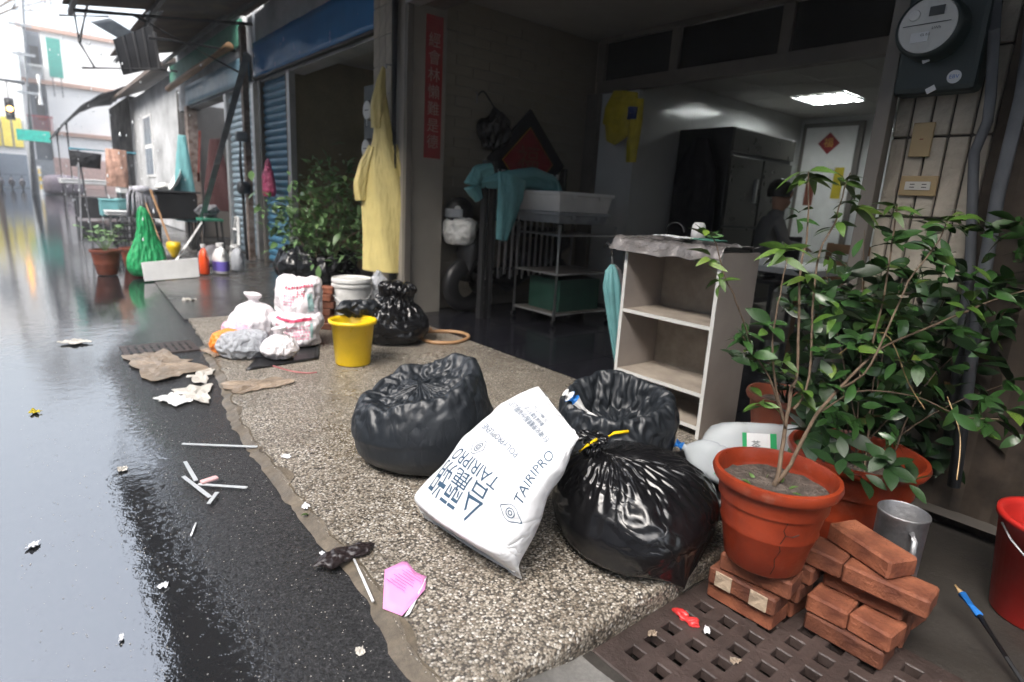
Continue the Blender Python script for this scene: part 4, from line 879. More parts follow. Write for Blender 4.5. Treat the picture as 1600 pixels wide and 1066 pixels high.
def chip(px, py, w_, h_, rot, m, name, x=2.59, txt=None):
    c = PX(px, py, x); R_ = Matrix.Translation(c) @ Matrix.Rotation(rot, 4, 'X')
    o = MB().cbox((0, 0, 0), (.003, w_, h_), R_).build(name, m, t, bevel=.0008)
    if txt: text_flat(txt, c+V((-.0017, 0, 0)), (0, -1, 0), (0, 0, 1), h_*.35, M['ink'], 'print', o, .0006)
    return o
chip(1446, 92, .022, .028, -.35, M['paper'], 'seal_tag', 2.55); chip(1454, 140, .03, .02, -.5, M['paper'], 'seal_tag', 2.596)
c = PX(1491, 120, 2.598); stk = MB().lathe([(0, .002), (.022, .002), (.022, 0)], 24, c, Mx).build('sticker', M['paper'], t); text_flat('EBV', c+V((-.0022, 0, 0)), (0, -1, 0), (0, 0, 1), .018, M['blue'], 'print', stk, .0006)
t = thing('switch_plate', (2.69, .86, 1.32), 'tall yellowed blank switch plate below the electricity meter', 'switch plate')
pl = MB().box((2.684, .822, 1.31), (2.698, .892, 1.435)).build('plate', M['plate'], t, bevel=.003)
box('logo', (2.682, .85, 1.372), (2.6838, .862, 1.376), M['terra_dark'], t, 0)
t = thing('socket_plate', (2.69, .84, 1.16), 'yellowed double power socket below the blank plate', 'socket')
MB().box((2.684, .775, 1.165), (2.698, .90, 1.24)).build('plate', M['plate'], t, bevel=.003); iv = MB().box((2.679, .795, 1.187), (2.6838, .88, 1.218)).build('insert', M['plate_in'], t, bevel=.001)
for y in (.815, .855):
    for z in (1.197, 1.208): box('slot', (2.6782, y-.008, z-.0015), (2.6789, y+.008, z+.0015), M['void'], iv, 0)
tag(MB().tube([(2.69, .992, -.1), (2.70, .992, 1.05), (2.69, .995, 1.3), (2.69, .995, 3.2)], .022, 12).build('drain_pipe', M['pvc_dark'], None, True), 'dark drainpipe along the edge of the tiled pillar', 'pipe')
def pp(px, py, x=2.62): return PX(px, py, x)
tag(MB().tube([pp(1560, -60), pp(1548, 150), pp(1543, 190), pp(1522, 240), pp(1520, 300), pp(1515, 430), pp(1480, 700)], .017, 12).build('conduit_pipe', M['pvc_mid'], None, True), 'grey conduit pipe with a bend right of the switch plates', 'pipe')
tag(MB().tube([pp(1625, -40, 2.58), pp(1597, 150, 2.58), pp(1560, 300, 2.58), pp(1530, 470, 2.58), pp(1490, 760, 2.58)], .021, 12).build('thick_pipe', M['pvc_mid'], None, True), 'thicker grey pipe running down beside the conduit', 'pipe')
tag(MB().sheet(lambda u, v: V((2.69+.03*noise.noise(V((u*9, v*3, 1)))+.015*noise.noise(V((u*40, v*6, 1))), .632-u*1.9, -.1+v*3.2)), 60, 50).build('board_wall', mat('dark_rough_boards', (.045, .033, .024), .85, var=.5, vs=9), None, False, solid=.02), 'dark rough boarding to the right of the tiled pillar', 'wall')
# ================================================================== PLANTS
def leaf_mesh(m, wd=.36, curl=.25, fold=.18, name='leaf'):
    b = MB(); pr = [(0, .02), (.12, .45), (.35, .95), (.6, 1.), (.82, .62), (1, .03)]
    for (y, w_) in pr:
        z = -curl*y*y; hw_ = wd/2*w_
        b.v += [V((-hw_, y, z+fold*hw_)), V((0, y, z)), V((hw_, y, z+fold*hw_))]
    n_ = len(pr); b.f = [f for i in range(n_-1) for f in ((3*i, 3*i+1, 3*i+4, 3*i+3), (3*i+1, 3*i+2, 3*i+5, 3*i+4))]
    return b.mesh(name, m, True)
def leaf_at(me, p, d, size, parent, name='leaf', roll=None):
    d = V(d).normalized(); s_, u_, _ = frame(d); r = Matrix((s_, d, u_)).transposed().to_4x4() @ Matrix.Rotation(random.gauss(0, .5) if roll is None else roll, 4, 'Y')
    return link(name, me, parent, p, rot=r.to_euler(), scale=size*random.uniform(.75, 1.2))
def cluster(me, p, d, k, size, parent, spread=1.):
    s_, u_, d = frame(V(d)); a0 = random.random()*6
    for i in range(k):
        a = a0 + i*2.4; q = d*random.uniform(.05, .75) + (s_*cos(a)+u_*sin(a))*spread + V((0, 0, random.uniform(-.15, .25)))
        leaf_at(me, V(p)-d*random.uniform(0, .04)*(size/.06), q, size, parent)
def smooth_path(pts, k=5):
    pts = [V(p) for p in pts]; out = []
    for i in range(len(pts)-1):
        p0, p1, p2, p3 = pts[max(i-1, 0)], pts[i], pts[i+1], pts[min(i+2, len(pts)-1)]
        for j in range(k):
            t_ = j/k; out.append(.5*((2*p1)+(-p0+p2)*t_+(2*p0-5*p1+4*p2-p3)*t_*t_+(-p0+3*p1-3*p2+p3)*t_**3))
    return out+[pts[-1]]
LM = [leaf_mesh(M['leaf'], .46, .2), leaf_mesh(M['leaf'], .5, .45), leaf_mesh(M['leaf'], .42, .7)]
LN = [leaf_mesh(M['leaf_new'], .36, .5), leaf_mesh(M['leaf_new'], .36, .9)]
LD = [leaf_mesh(M['leaf_dark'], .46, .25), leaf_mesh(M['leaf_dark'], .5, .5)]
def stem(pts, r0, r1, parent, name='stem', m=None):
    P_ = smooth_path(pts); n_ = len(P_); r0 *= .8; r1 *= .8; MB().tube([p+V((.004*noise.noise(p*25), .004*noise.noise(p*25+V((9, 0, 0))), 0)) for p in P_], [r0+(r1-r0)*i/(n_-1) for i in range(n_)], 7).build(name, m or M['bark'], parent, True); return P_
def ps(t0, *a): return [D(px, py, t0+(dt[0] if dt else 0)) for (px, py, *dt) in a]
base = PC+V((.0, 0, .225)); T0 = (base-CAM).dot(FW)
pa = thing('slim_shrub', base, 'slim leggy shrub with glossy leaves growing in the front pot', 'shrub')
bz = [base, D(1216, 740, T0+.01), D(1226, 680, T0+.03)]
stem(bz+[D(1236, 612, T0+.05), D(1246, 580, T0+.05), D(1250, 438, T0+.06), D(1261, 363, T0+.06), D(1264, 268, T0+.05)], .009, .0025, pa)
stem([base+V((.012, .0, 0)), D(1240, 715, T0+.0), D(1276, 648, T0+.05), D(1310, 610, T0+.08), D(1359, 558, T0+.1), D(1396, 535, T0+.1), D(1483, 498, T0+.12), D(1547, 471, T0+.12), D(1604, 453, T0+.1)], .0075, .0025, pa)
stem([D(1228, 670, T0+.03), D(1213, 607, T0+.02), D(1207, 535, T0), D(1216, 475, T0-.02), D(1229, 405, T0-.03)], .005, .002, pa)
stem([D(1240, 640, T0+.05), D(1265, 588, T0+.1), D(1276, 415, T0+.1), D(1303, 351, T0+.1), D(1312, 318, T0+.1), D(1327, 270, T0+.1)], .005, .002, pa)
stem([D(1222, 655, T0+.03), D(1205, 599, T0), D(1178, 552, T0-.02), D(1160, 525, T0-.04)], .004, .002, pa)
stem([D(1178, 552, T0-.02), D(1150, 470, T0-.1), D(1135, 437, T0-.12), D(1118, 380, T0-.14), D(1105, 360, T0-.15)], .003, .0015, pa)
stem([D(1310, 610, T0+.08), D(1360, 570, T0+.0), D(1420, 440, T0+.0), D(1462, 385, T0), D(1480, 345, T0)], .004, .002, pa)
stem([D(1359, 558, T0+.1), D(1385, 440, T0+.05), D(1398, 350, T0+.05), D(1402, 320, T0+.05)], .004, .002, pa)
stem([D(1276, 648, T0+.05), D(1340, 612, T0+.15), D(1430, 620, T0+.2), D(1500, 650, T0+.2), D(1560, 655, T0+.15)], .0035, .002, pa)
up = V((0, 0, 1))
for (px, py, dt, k, sz, dx) in ((1264, 266, .05, 7, .062, 0), (1327, 272, .1, 8, .06, .3), (1228, 385, -.03, 8, .052, 0), (1250, 330, .06, 3, .05, 0), (1105, 355, -.15, 5, .045, -.4), (1112, 395, -.14, 4, .045, 0), (1122, 430, -.13, 5, .045, -.5), (1160, 520, -.04, 7, .05, -.6), (1178, 545, -.02, 5, .055, 0), (1205, 500, 0, 5, .055, 0),
        (1195, 560, 0, 5, .055, -.5), (1225, 560, .03, 5, .055, .3), (1240, 470, .06, 5, .05, 0), (1262, 425, .06, 5, .05, .2), (1300, 395, .1, 5, .05, .2), (1310, 340, .1, 5, .055, 0), (1345, 310, .1, 6, .06, .5), (1402, 322, .05, 8, .062, 0), (1398, 365, .05, 8, .06, .2), (1388, 410, .05, 6, .06, 0), (1480, 345, 0, 8, .055, 0), (1462, 388, 0, 7, .06, .3), (1440, 425, 0, 7, .06, 0), (1420, 460, .02, 6, .06, 0),
        (1520, 470, .12, 7, .06, .3), (1550, 440, .12, 7, .06, .3), (1495, 510, .12, 6, .06, 0), (1545, 350, .1, 7, .06, .3), (1580, 350, .08, 6, .06, .4), (1510, 330, .1, 6, .055, 0), (1380, 500, .1, 6, .06, 0), (1340, 530, .1, 7, .06, 0), (1310, 480, .1, 6, .06, 0), (1290, 540, .1, 6, .06, 0), (1345, 460, .08, 6, .06, 0), (1440, 560, .15, 6, .06, 0), (1255, 610, .06, 5, .055, .2), (1190, 620, .0, 5, .05, -.4), (1540, 660, .15, 6, .06, .4), (1575, 640, .15, 5, .07, .4), (1300, 590, .08, 5, .06, 0)):
    p = D(px, py, T0+dt); new = random.random() < .38 or py < 400
    d = up*1.0 + RT*dx + V((random.uniform(-.3, .3), random.uniform(-.3, .3), 0)) - FW*.2
    cluster(random.choice(LN if new and random.random() < .62 else LM), p, d, k+2, sz*1.05, pa, random.uniform(.7, 1.3))
for i in range(9):
    a = i*.7; leaf_at(LN[0], base+V((.05*cos(a)-.02, .05*sin(a), -.0)), (cos(a), sin(a), .9), .03, pa)
# dense plant in the rear pot
b2 = V((2.12, .68, .2)); pb = thing('bushy_plant', b2, 'dense dark green plant with broad leaves growing in the rear pot', 'shrub')
for (px, py, t_) in ((1290, 420, 2.05), (1350, 360, 2.2), (1420, 400, 2.2), (1480, 460, 2.15), (1540, 520, 2.1), (1300, 560, 2.0), (1570, 600, 2.0), (1450, 600, 2.15), (1390, 480, 2.1)):
    e = D(px, py, t_+.1); stem([b2+V((random.uniform(-.08, .08), random.uniform(-.08, .08), 0)), b2.lerp(e, .5)+V((0, 0, .06)), e], .004, .0015, pb)
r_ = random.Random(5)
for i in range(62):
    px = r_.uniform(1255, 1580); py = r_.uniform(395, 690); t_ = r_.uniform(1.95, 2.35)
    if py < 430 and (px < 1300 or px > 1500): continue
    if 1385 < px < 1470 and py < 430: continue
    p = D(px, py, t_); q = (p-b2); q.z = abs(q.z)*.3
    cluster(r_.choice(LD+LD+[LM[0]]), p, q+V((0, 0, .2))-FW*.3, 4, .11, pb, 1.1)
for (px, py, t_, k) in ((1320, 715, 1.75, 5), (1360, 735, 1.72, 5), (1400, 720, 1.72, 6), (1430, 750, 1.75, 4), (1300, 690, 1.85, 4)): cluster(LD[0], D(px, py, t_), up*.6-FW*.6, k, .085, pb, 1.2)
def leaf_heap(name, gen, k, size, m, parent, seed):      # the leaves deeper inside, too many to pick apart
    r = random.Random(seed); b = MB(); src = leaf_mesh(m, .4, .35); vs_ = [v.co.copy() for v in src.vertices]; fs_ = [tuple(p.vertices) for p in src.polygons]
    for i in range(k):
        p = gen(r)
        if p is None: continue
        Mm = Matrix.Translation(p) @ Euler((r.gauss(0, .8), r.gauss(0, .8), r.uniform(0, 6.28))).to_matrix().to_4x4() @ Matrix.Scale(size*r.uniform(.7, 1.2), 4); b.add([Mm @ v for v in vs_], fs_)
    return tag(b.build(name, m, parent, True, fix=False), kind='stuff')
def gb(r):
    px = r.uniform(1250, 1640); py = r.uniform(440, 720)
    return D(px, py, r.uniform(2.15, 2.5))
leaf_heap('inner_foliage', gb, 620, .11, M['leaf_dark'], pb, 3)
def ga(r):
    px = r.uniform(1265, 1650); py = r.uniform(330, 690)
    if noise.noise(V((px*.012, py*.012, 5))) < -.05 or (px < 1330 and py < 420): return None
    return D(px, py, r.uniform(1.72, 2.05))
leaf_heap('back_foliage', ga, 420, .07, M['leaf'], pa, 8)
# small glossy plant in the brown pot
pz = thing('feathery_plant', (2.55, 1.13, .25), 'glossy plant with paired leaves leaning out of the brown pot', 'plant')
for j in range(6):
    a = 2.6+j*.42; d = V((cos(a)*.8, sin(a)*.6-.1, .75)).normalized(); p0 = V((2.55, 1.13, .25)); pts = [p0, p0+d*.22, p0+d*.36+V((cos(a)*.1, sin(a)*.05, -.02))]
    P_ = stem(pts, .006, .003, pz, m=M['leaf_dark'])
    for k in range(3, len(P_)):
        for sgn in (-1, 1): leaf_at(LD[0], P_[k], d*.6+d.cross(up).normalized()*sgn, .075, pz)
# drooping dry stems
for i, a in enumerate((((1300, 560, .2), (1380, 520, .25), (1420, 600, .2), (1445, 640, .2)), ((1480, 620, .2), (1500, 680, .15), (1495, 750, .1)))):
    tag(MB().tube(smooth_path(ps(T0, *a)), .002, 5).build('dry_twig', M['bamboo'], None, True), ['thin dry twig arching inside the plants', 'pale dry twig hanging down right of the rear pot'][i], 'twig')
# ================================================================== PORCH
t = thing('red_couplet', (2.9, 4.72, 1.4), 'long red paper couplet with characters on the left pillar', 'couplet')
box('banner', (2.805, 4.722, 1.40), (2.975, 4.727, 2.56), M['redpaper'], t, 0)
for i, ch_ in enumerate('經會林懶難是德'): text_flat(ch_, (2.89, 4.7215, 2.36-i*.138), (1, 0, 0), (0, 0, 1), .125, M['couplet_ink'], 'character', t, .001)
dc = V((4.12, 4.872, 1.47)); t = thing('diamond_plaque', dc-V((0, 0, .52)), 'large black and red diamond plaque on the porch wall', 'plaque')
def dia(c, h): return [c+V((0, 0, h)), c+V((h, 0, 0)), c+V((0, 0, -h)), c+V((-h, 0, 0))]
MB().poly(dia(dc, .52), .03, (0, -1, 0)).build('board', M['coat'], t); MB().poly(dia(dc+V((0, -.032, 0)), .345), .004, (0, -1, 0)).build('trim', M['gold'], t); MB().poly(dia(dc+V((0, -.037, 0)), .335), .004, (0, -1, 0)).build('panel', M['redpaper'], t)
text_flat('福', dc+V((0, -.042, 0)), (1, 0, 0), (0, 0, 1), .3, M['terra_dark'], 'character', t, .001)
# wall bag
P0 = lathe_grid([(.01, 0), (.09, .01), (.15, .1), (.14, .22), (.06, .32), (.01, .36)], 30, 60, None, ell=(1.2, .5), lump=.35, lsc=6, seed=31)
P = relax(moved(P0, (3.62, 4.80, 1.55)), 1.3, 1.2, 70, .03, .06, .01, seed=3, amp=.01); P[:, :, 1] = np.minimum(P[:, :, 1], 4.875)
t = thing('wall_bag', (3.62, 4.8, 1.55), 'dark bag hanging from a hook on the porch wall', 'bag')
grid_obj('bag_body', P, M['black'], t); MB().tube(smooth_path([(3.46, 4.86, 2.02), (3.5, 4.82, 2.06), (3.6, 4.8, 1.95), (3.72, 4.8, 1.84)]), .008, 6).build('strap', M['black'], t, True)
MB().tube([(3.44, 4.87, 2.05), (3.44, 4.84, 2.05), (3.44, 4.84, 1.95)], .006, 6).build('hook', M['steel'], t)
# parked scooter with covered handlebars, helmet on top
t = thing('parked_scooter', (3.2, 4.6, 0), 'dark scooter parked in the shade behind the left pillar', 'scooter')
for x in (3.25, 4.35): MB().lathe([(.13, -.05), (.24, -.055), (.265, -.02), (.265, .02), (.24, .055), (.13, .05)], 24, (x, 4.62, .265), Matrix.Rotation(pi/2, 4, 'X')).build('wheel', M['black'], t, True)
MB().tube([(3.22, 4.62, .3), (3.26, 4.62, .55), (3.32, 4.62, .8)], [.07, .13, .09], 12).build('front_shield', M['black'], t, True); MB().tube([(3.35, 4.62, .3), (3.7, 4.62, .3), (4.1, 4.62, .55), (4.5, 4.62, .7)], [.12, .14, .17, .1], 12).build('body', M['black'], t, True)
MB().tube([(3.28, 4.35, .88), (3.3, 4.62, .84), (3.28, 4.86, .88)], .018, 8).build('handlebar', M['darkmetal'], t, True); MB().bevbox((.6, .26, .1), .03, Matrix.Translation((4.1, 4.62, .78))).build('seat', M['black'], t)
P0 = lathe_grid([(.01, 0), (.13, .01), (.165, .1), (.15, .2), (.09, .24), (.01, .25)], 34, 70, None, ell=(.85, 1.1), lump=.2, lsc=6, seed=33)
tag(grid_obj('cloth_bundle', relax(moved(P0, (3.17, 4.66, .64)), 1.12, 1.12, 70, .02, .04, .01, seed=9, amp=.008), M['whitedirty']), 'off white cloth bundle on the scooter handlebars under the helmet', 'cloth')
hc_ = V((3.19, 4.70, .95)); t = thing('helmet', hc_-V((0, 0, .1)), 'black helmet resting on the off white bundle', 'helmet')
MB().lathe([(.10, -.10), (.125, -.06), (.132, 0), (.125, .05), (.10, .09), (.06, .12), (0, .132)], 36, hc_).build('shell', M['black'], t, True); MB().sheet(lambda u, v: hc_+V((-.136*cos((u-.5)*2.4), .136*sin((u-.5)*2.4), -.06+v*.08)), 16, 4).build('visor', M['pvc'], t, True, solid=.003)
MB().lathe([(0, .0), (.028, 0), (.03, -.01)], 16, hc_+V((-.09, -.1, .02)), Matrix.Rotation(pi/2, 4, 'X') @ Matrix.Rotation(-.75, 4, 'Y')).build('badge', M['face'], t)
tag(MB().tube(smooth_path([(3.33, 4.52, .82), (3.42, 4.48, .86), (3.5, 4.46, .90)]), [.035]*5+[.03]*5+[.02], 8).build('yellow_glove', M['yellowdim'], None, True), 'yellow glove on the scooter handlebar', 'glove')
# folding gate pulled aside
t = thing('folding_gate', (3.6, 4.3, 0), 'folded metal lattice gate standing in the porch', 'gate')
for i in range(24):
    x = 3.22+i*.037; tl_ = MB().tube([(x, 4.30+.03*(i % 2), .38-.03*sin(i*1.7)), (x+.004*sin(i*3), 4.30+.03*(i % 2), 1.34)], .010, 6).build('gate_bar', M['white'], t, True)
for x in (3.18, 3.27, 4.12): MB().box((x-.02, 4.27, .0), (x+.02, 4.33, 1.40)).build('gate_post', M['darkmetal'], t)
for z in (.45, .9, 1.28): MB().box((3.18, 4.318, z-.012), (4.12, 4.324, z+.012)).build('gate_rail', M['darkmetal'], t)
# teal raincoat thrown over the gate
def cloth_tube(path, wd, th, n_=60, m_=40, wdir=None, seed=0, mu=1.1, mv=1.05, iters=60, clip=None):
    Q = resample([list(p) for p in path], m_); W_ = np.interp(np.linspace(0, 1, m_), np.linspace(0, 1, len(wd)), wd); T_ = np.interp(np.linspace(0, 1, m_), np.linspace(0, 1, len(th)), th)
    P = np.zeros((m_, n_, 3)); wd_ = V(wdir) if wdir is not None else None
    for i in range(m_):
        d = V(Q[min(i+1, m_-1)]-Q[max(i-1, 0)]).normalized(); a = (wd_-d*wd_.dot(d)).normalized() if wd_ is not None else frame(d)[0]; b_ = d.cross(a)
        for j in range(n_):
            an = 2*pi*j/n_; fo_ = 1+.25*sin(an*5+seed+i*.12)*.5
            P[i, j] = V(Q[i])+a*(cos(an)*W_[i])+b_*(sin(an)*T_[i]*fo_)
    return relax(P, mu, mv, iters, .02, .03, .015, seed=seed+1, amp=.005)
t = thing('teal_raincoat', (3.6, 4.3, .7), 'teal raincoat thrown over the folding gate, one sleeve hanging', 'raincoat')
A_ = lambda px, py, y: PY(px, py, y)
grid_obj('coat_body', cloth_tube([A_(752, 286, 4.3), A_(785, 282, 4.22), A_(830, 280, 4.2), A_(858, 292, 4.22), A_(872, 325, 4.2)], [.05, .09, .11, .11, .08], [.03, .07, .07, .06, .04], wdir=(0, -.5, .8), seed=2), M['tealcloth'], t)
grid_obj('sleeve', cloth_tube([A_(800, 278, 4.17), A_(797, 308, 4.12), A_(790, 345, 4.12), A_(784, 375, 4.14)], [.15, .13, .10, .06], [.05, .06, .05, .035], wdir=(1, 0, 0), seed=5), M['tealcloth'], t)
grid_obj('sleeve', cloth_tube([A_(770, 264, 4.25), A_(748, 270, 4.3), A_(738, 290, 4.3), A_(748, 312, 4.3)], [.05, .07, .08, .04], [.03, .05, .05, .03], wdir=(0, 0, 1), seed=7), M['tealcloth'], t)
# trolley with bins
t = thing('trolley', (3.92, 4.0, 0), 'tubular metal trolley carrying a white plastic tub', 'trolley')
for x in (3.57, 4.28):
    for y in (3.72, 4.28):
        MB().tube([(x, y, .03), (x, y, .89)], .015, 8).build('leg', M['alu'], t, True); MB().lathe([(.0, -.015), (.025, -.015), (.03, 0), (.025, .015), (0, .015)], 14, (x, y, .03), Matrix.Rotation(pi/2, 4, 'X')).build('caster', M['black'], t)
for z in (.10, .46, .80):
    b = MB()
    for (a, c) in (((3.57, 3.72), (3.57, 4.28)), ((4.28, 3.72), (4.28, 4.28)), ((3.57, 3.72), (4.28, 3.72)), ((3.57, 4.28), (4.28, 4.28))): b.tube([(*a, z), (*c, z)], .011, 6)
    b.build('rail', M['alu'], t); box('tray', (3.59, 3.74, z), (4.26, 4.26, z+.008), M['alu_dark'], t)
tag(box('green_crate', (3.68, 3.78, .11), (4.2, 4.2, .40), mat('dark_green_plastic', (.02, .07, .05), .5)), 'dark green crate on the bottom of the trolley', 'crate')
def tub(c, sx, sy, h, m, label, name='tub'):
    c = V(c); b = MB(); k = .92; r = .0
    def ring_(f, z, o=0): return [c+V((-sx/2*f+o, -sy/2*f+o, z)), c+V((sx/2*f-o, -sy/2*f+o, z)), c+V((sx/2*f-o, sy/2*f-o, z)), c+V((-sx/2*f+o, sy/2*f-o, z))]
    R_ = [ring_(k, 0), ring_(1, h-.03), ring_(1.05, h-.03), ring_(1.05, h), ring_(1, h), ring_(1, h-.005, .006), ring_(k, .008, .006)]
    b.add(sum(R_, []), [(4*i+j, 4*i+(j+1) % 4, 4*i+4+(j+1) % 4, 4*i+4+j) for i in range(6) for j in range(4)]+[(0, 1, 2, 3), (24, 25, 26, 27)]); t = thing(name, c, label, 'tub'); o = b.build('tub_wall', m, t, bevel=.006)
    for s in (-1, 1): MB().bevbox((.05, .012, .03), .003, Matrix.Translation(c+V((sx*.25*s, -sy/2-.018, h-.045)))).build('clip', m, t)
    return t
tub((3.86, 4.0, .90), .62, .56, .1, M['pvc'], 'shallow grey tub between the trolley and the white tub', 'grey_tub'); tub((3.86, 4.0, 1.002), .66, .58, .17, M['white'], 'white plastic tub on top of the trolley')
# yellow garment, refrigerator, coat, seated person, chair in the back room
t = thing('yellow_garment', (4.86, 4.2, 1.5), 'yellow rain garment with dark blue patch hanging by the inner doorway', 'garment')
grid_obj('garment_body', cloth_tube([(4.84, 4.24, 2.2), (4.82, 4.26, 2.05), (4.82, 4.3, 1.85), (4.82, 4.36, 1.72)], [.16, .22, .2, .07], [.05, .07, .06, .03], wdir=(0, 1, 0), seed=4), M['yellowdim'], t)
grid_obj('sleeve', cloth_tube([(4.82, 4.07, 2.1), (4.80, 4.04, 1.9), (4.80, 4.05, 1.7), (4.8, 4.05, 1.52)], [.08, .07, .07, .06], [.05, .05, .045, .03], wdir=(0, 1, 0), seed=6), M['yellowdim'], t)
MB().tube([(4.75, 4.05, 2.03), (4.75, 4.05, 1.92)], .05, 10).build('patch', M['bluepatch'], t)
t = thing('refrigerator', (6.35, 3.85, 0), 'tall dark steel refrigerator standing in the back room', 'refrigerator')
box('cabinet', (5.72, 3.53, .05), (7.02, 4.18, 1.94), M['black'], t, .01); box('top_panel', (5.72, 3.50, 1.70), (7.02, 3.529, 1.93), M['fridge'], t, .004); box('light_strip', (5.72, 3.497, 1.92), (7.02, 3.4998, 1.935), M['alu'], t, 0)
for x in (5.73, 6.39):
    d_ = box('door', (x, 3.50, .95), (x+.62, 3.529, 1.66), M['fridge'], t, .004); MB().box((x+.5, 3.47, 1.2), (x+.53, 3.4995, 1.45)).build('handle', M['alu'], d_); d_ = box('door', (x, 3.50, .12), (x+.62, 3.529, .92), M['fridge'], t, .004)
t = thing('dark_coat', (5.66, 3.8, .95), 'dark coat hanging on the side of the refrigerator', 'coat')
grid_obj('coat_body', cloth_tube([(5.64, 3.84, 1.82), (5.62, 3.84, 1.6), (5.62, 3.84, 1.2), (5.62, 3.84, .8)], [.1, .26, .27, .28], [.04, .06, .06, .05], wdir=(0, 1, 0), seed=8), M['coat'], t)
def skin_body(name, joints, edges, m, parent, root=0):
    me = bpy.data.meshes.new(name); me.from_pydata([j[:3] for j in joints], edges, []); o = link(name, me, parent, (0, 0, 0)); me.materials.append(m)
    s = o.modifiers.new('skin', 'SKIN'); s.use_smooth_shade = True
    for i, j in enumerate(joints):
        v = me.skin_vertices[0].data[i]; r = j[3]; v.radius = r if isinstance(r, tuple) else (r, r); v.use_root = i == root
    q = o.modifiers.new('u', 'SUBSURF'); q.levels = q.render_levels = 2
    return o
# the person sits facing +X/-Y, turned away to the right
pz_ = V((5.62, 2.92, 0)); t = thing('person', pz_, 'person in a grey shirt sitting in the dark back room, seen in profile', 'person')
fw_ = V((.75, -.66, 0)); sd_ = V((-.66, -.75, 0))*-1
def B_(f, s, z): p = pz_+fw_*f+sd_*s; return (p.x, p.y, z)
J = [(*B_(0, 0, .50), (.15, .13)), (*B_(-.02, 0, .72), (.15, .12)), (*B_(0, 0, .92), (.17, .12)), (*B_(.02, 0, 1.06), (.09, .08)), (*B_(.04, 0, 1.15), (.055, .055)),
     (*B_(0, .17, 1.02), .06), (*B_(.06, .24, .82), .048), (*B_(.26, .16, .78), .036), (*B_(0, -.17, 1.02), .06), (*B_(.06, -.24, .82), .048), (*B_(.26, -.16, .80), .036)]
skin_body('shirt', J, [(0, 1), (1, 2), (2, 3), (3, 4), (2, 5), (5, 6), (2, 8), (8, 9), (6, 7), (9, 10)], M['tshirt'], t)
J = [(*B_(0, 0, .50), (.14, .12)), (*B_(.2, .11, .5), .085), (*B_(.42, .13, .5), .07), (*B_(.44, .13, .28), .055), (*B_(.42, .13, .06), .045), (*B_(.55, .13, .03), .035), (*B_(.2, -.11, .5), .085), (*B_(.42, -.13, .5), .07), (*B_(.44, -.13, .28), .055), (*B_(.42, -.13, .06), .045), (*B_(.55, -.13, .03), .035)]
skin_body('trousers', J, [(0, 1), (1, 2), (2, 3), (3, 4), (4, 5), (0, 6), (6, 7), (7, 8), (8, 9), (9, 10)], M['trousers'], t)
J = [(*B_(.03, 0, 1.1), .05), (*B_(.05, 0, 1.2), (.075, .08)), (*B_(.055, 0, 1.28), (.082, .095)), (*B_(.05, 0, 1.36), (.075, .085)), (*B_(.15, 0, 1.25), .018), (*B_(.14, 0, 1.20), .022), (*B_(.05, .085, 1.27), .02), (*B_(.05, -.085, 1.27), .02)]
skin_body('head', J, [(0, 1), (1, 2), (2, 3), (2, 4), (1, 5), (2, 6), (2, 7)], M['skin'], t)
hp = V(B_(.03, 0, 1.31)); MB().lathe([(.108, -.06), (.112, .0), (.10, .06), (.06, .1), (0, .115)], 24, hp, fn=lambda p: p*(1+.06*noise.noise(p*30))).build('hair', M['hair'], t, True)
for s in (-1, 1):
    hb = V(B_(.28, .15*s, .79))
    for k in range(5):
        d = (fw_*(.9 if k else .3)-sd_*s*(.25-.12*k)+V((0, 0, -.15))).normalized(); MB().tube([hb+V((0, 0, .012*(k-2)*.5))+sd_*(.014*(k-2)), hb+d*.04+sd_*(.014*(k-2)), hb+d*(.075 if k else .05)+sd_*(.014*(k-2))+V((0, 0, -.02))], [.010, .009, .007], 6).build('finger', M['skin'], t, True)
    MB().tube([hb-fw_*.05, hb+fw_*.02], [.03, .038], 10, sy=.6).build('palm', M['skin'], t, True)
def chair(name, c, label, m):
    c = V(c); t = thing(name, c, label, 'chair')
    for x in (-.2, .2):
        for y in (-.2, .2): MB().cbox(c+V((x, y, .22)), (.035, .035, .44)).build('leg', m, t)
    box('seat', c+V((-.22, -.22, .44)), c+V((.22, .22, .475)), m, t)
    for y in (-.2, .2): MB().cbox(c+V((.2, y, .68)), (.035, .035, .42)).build('back_post', m, t)
    for z in (.6, .72, .85): MB().cbox(c+V((.2, 0, z)), (.02, .38, .07)).build('back_slat', m, t)
chair('person_chair', pz_-V((0, 0, 0)), 'dark chair the person sits on in the back room', M['darkmetal']); cw = D(1322, 392, 4.3); chair('wooden_chair', (cw.x, cw.y, 0), 'brown wooden chair seen behind the shrub', M['wood'])
cw = D(1180, 420, 4.4); t = thing('kitchen_table', (cw.x, cw.y, 0), 'low table with dark top behind the cabinet in the porch', 'table'); cw.z = 0
box('table_top', cw+V((-.4, -.6, .70)), cw+V((.4, .5, .74)), M['whitedirty'], t)
for x in (-.36, .36):
    for y in (-.55, .45): MB().cbox(cw+V((x, y, .35)), (.04, .04, .7)).build('leg', M['darkmetal'], t)
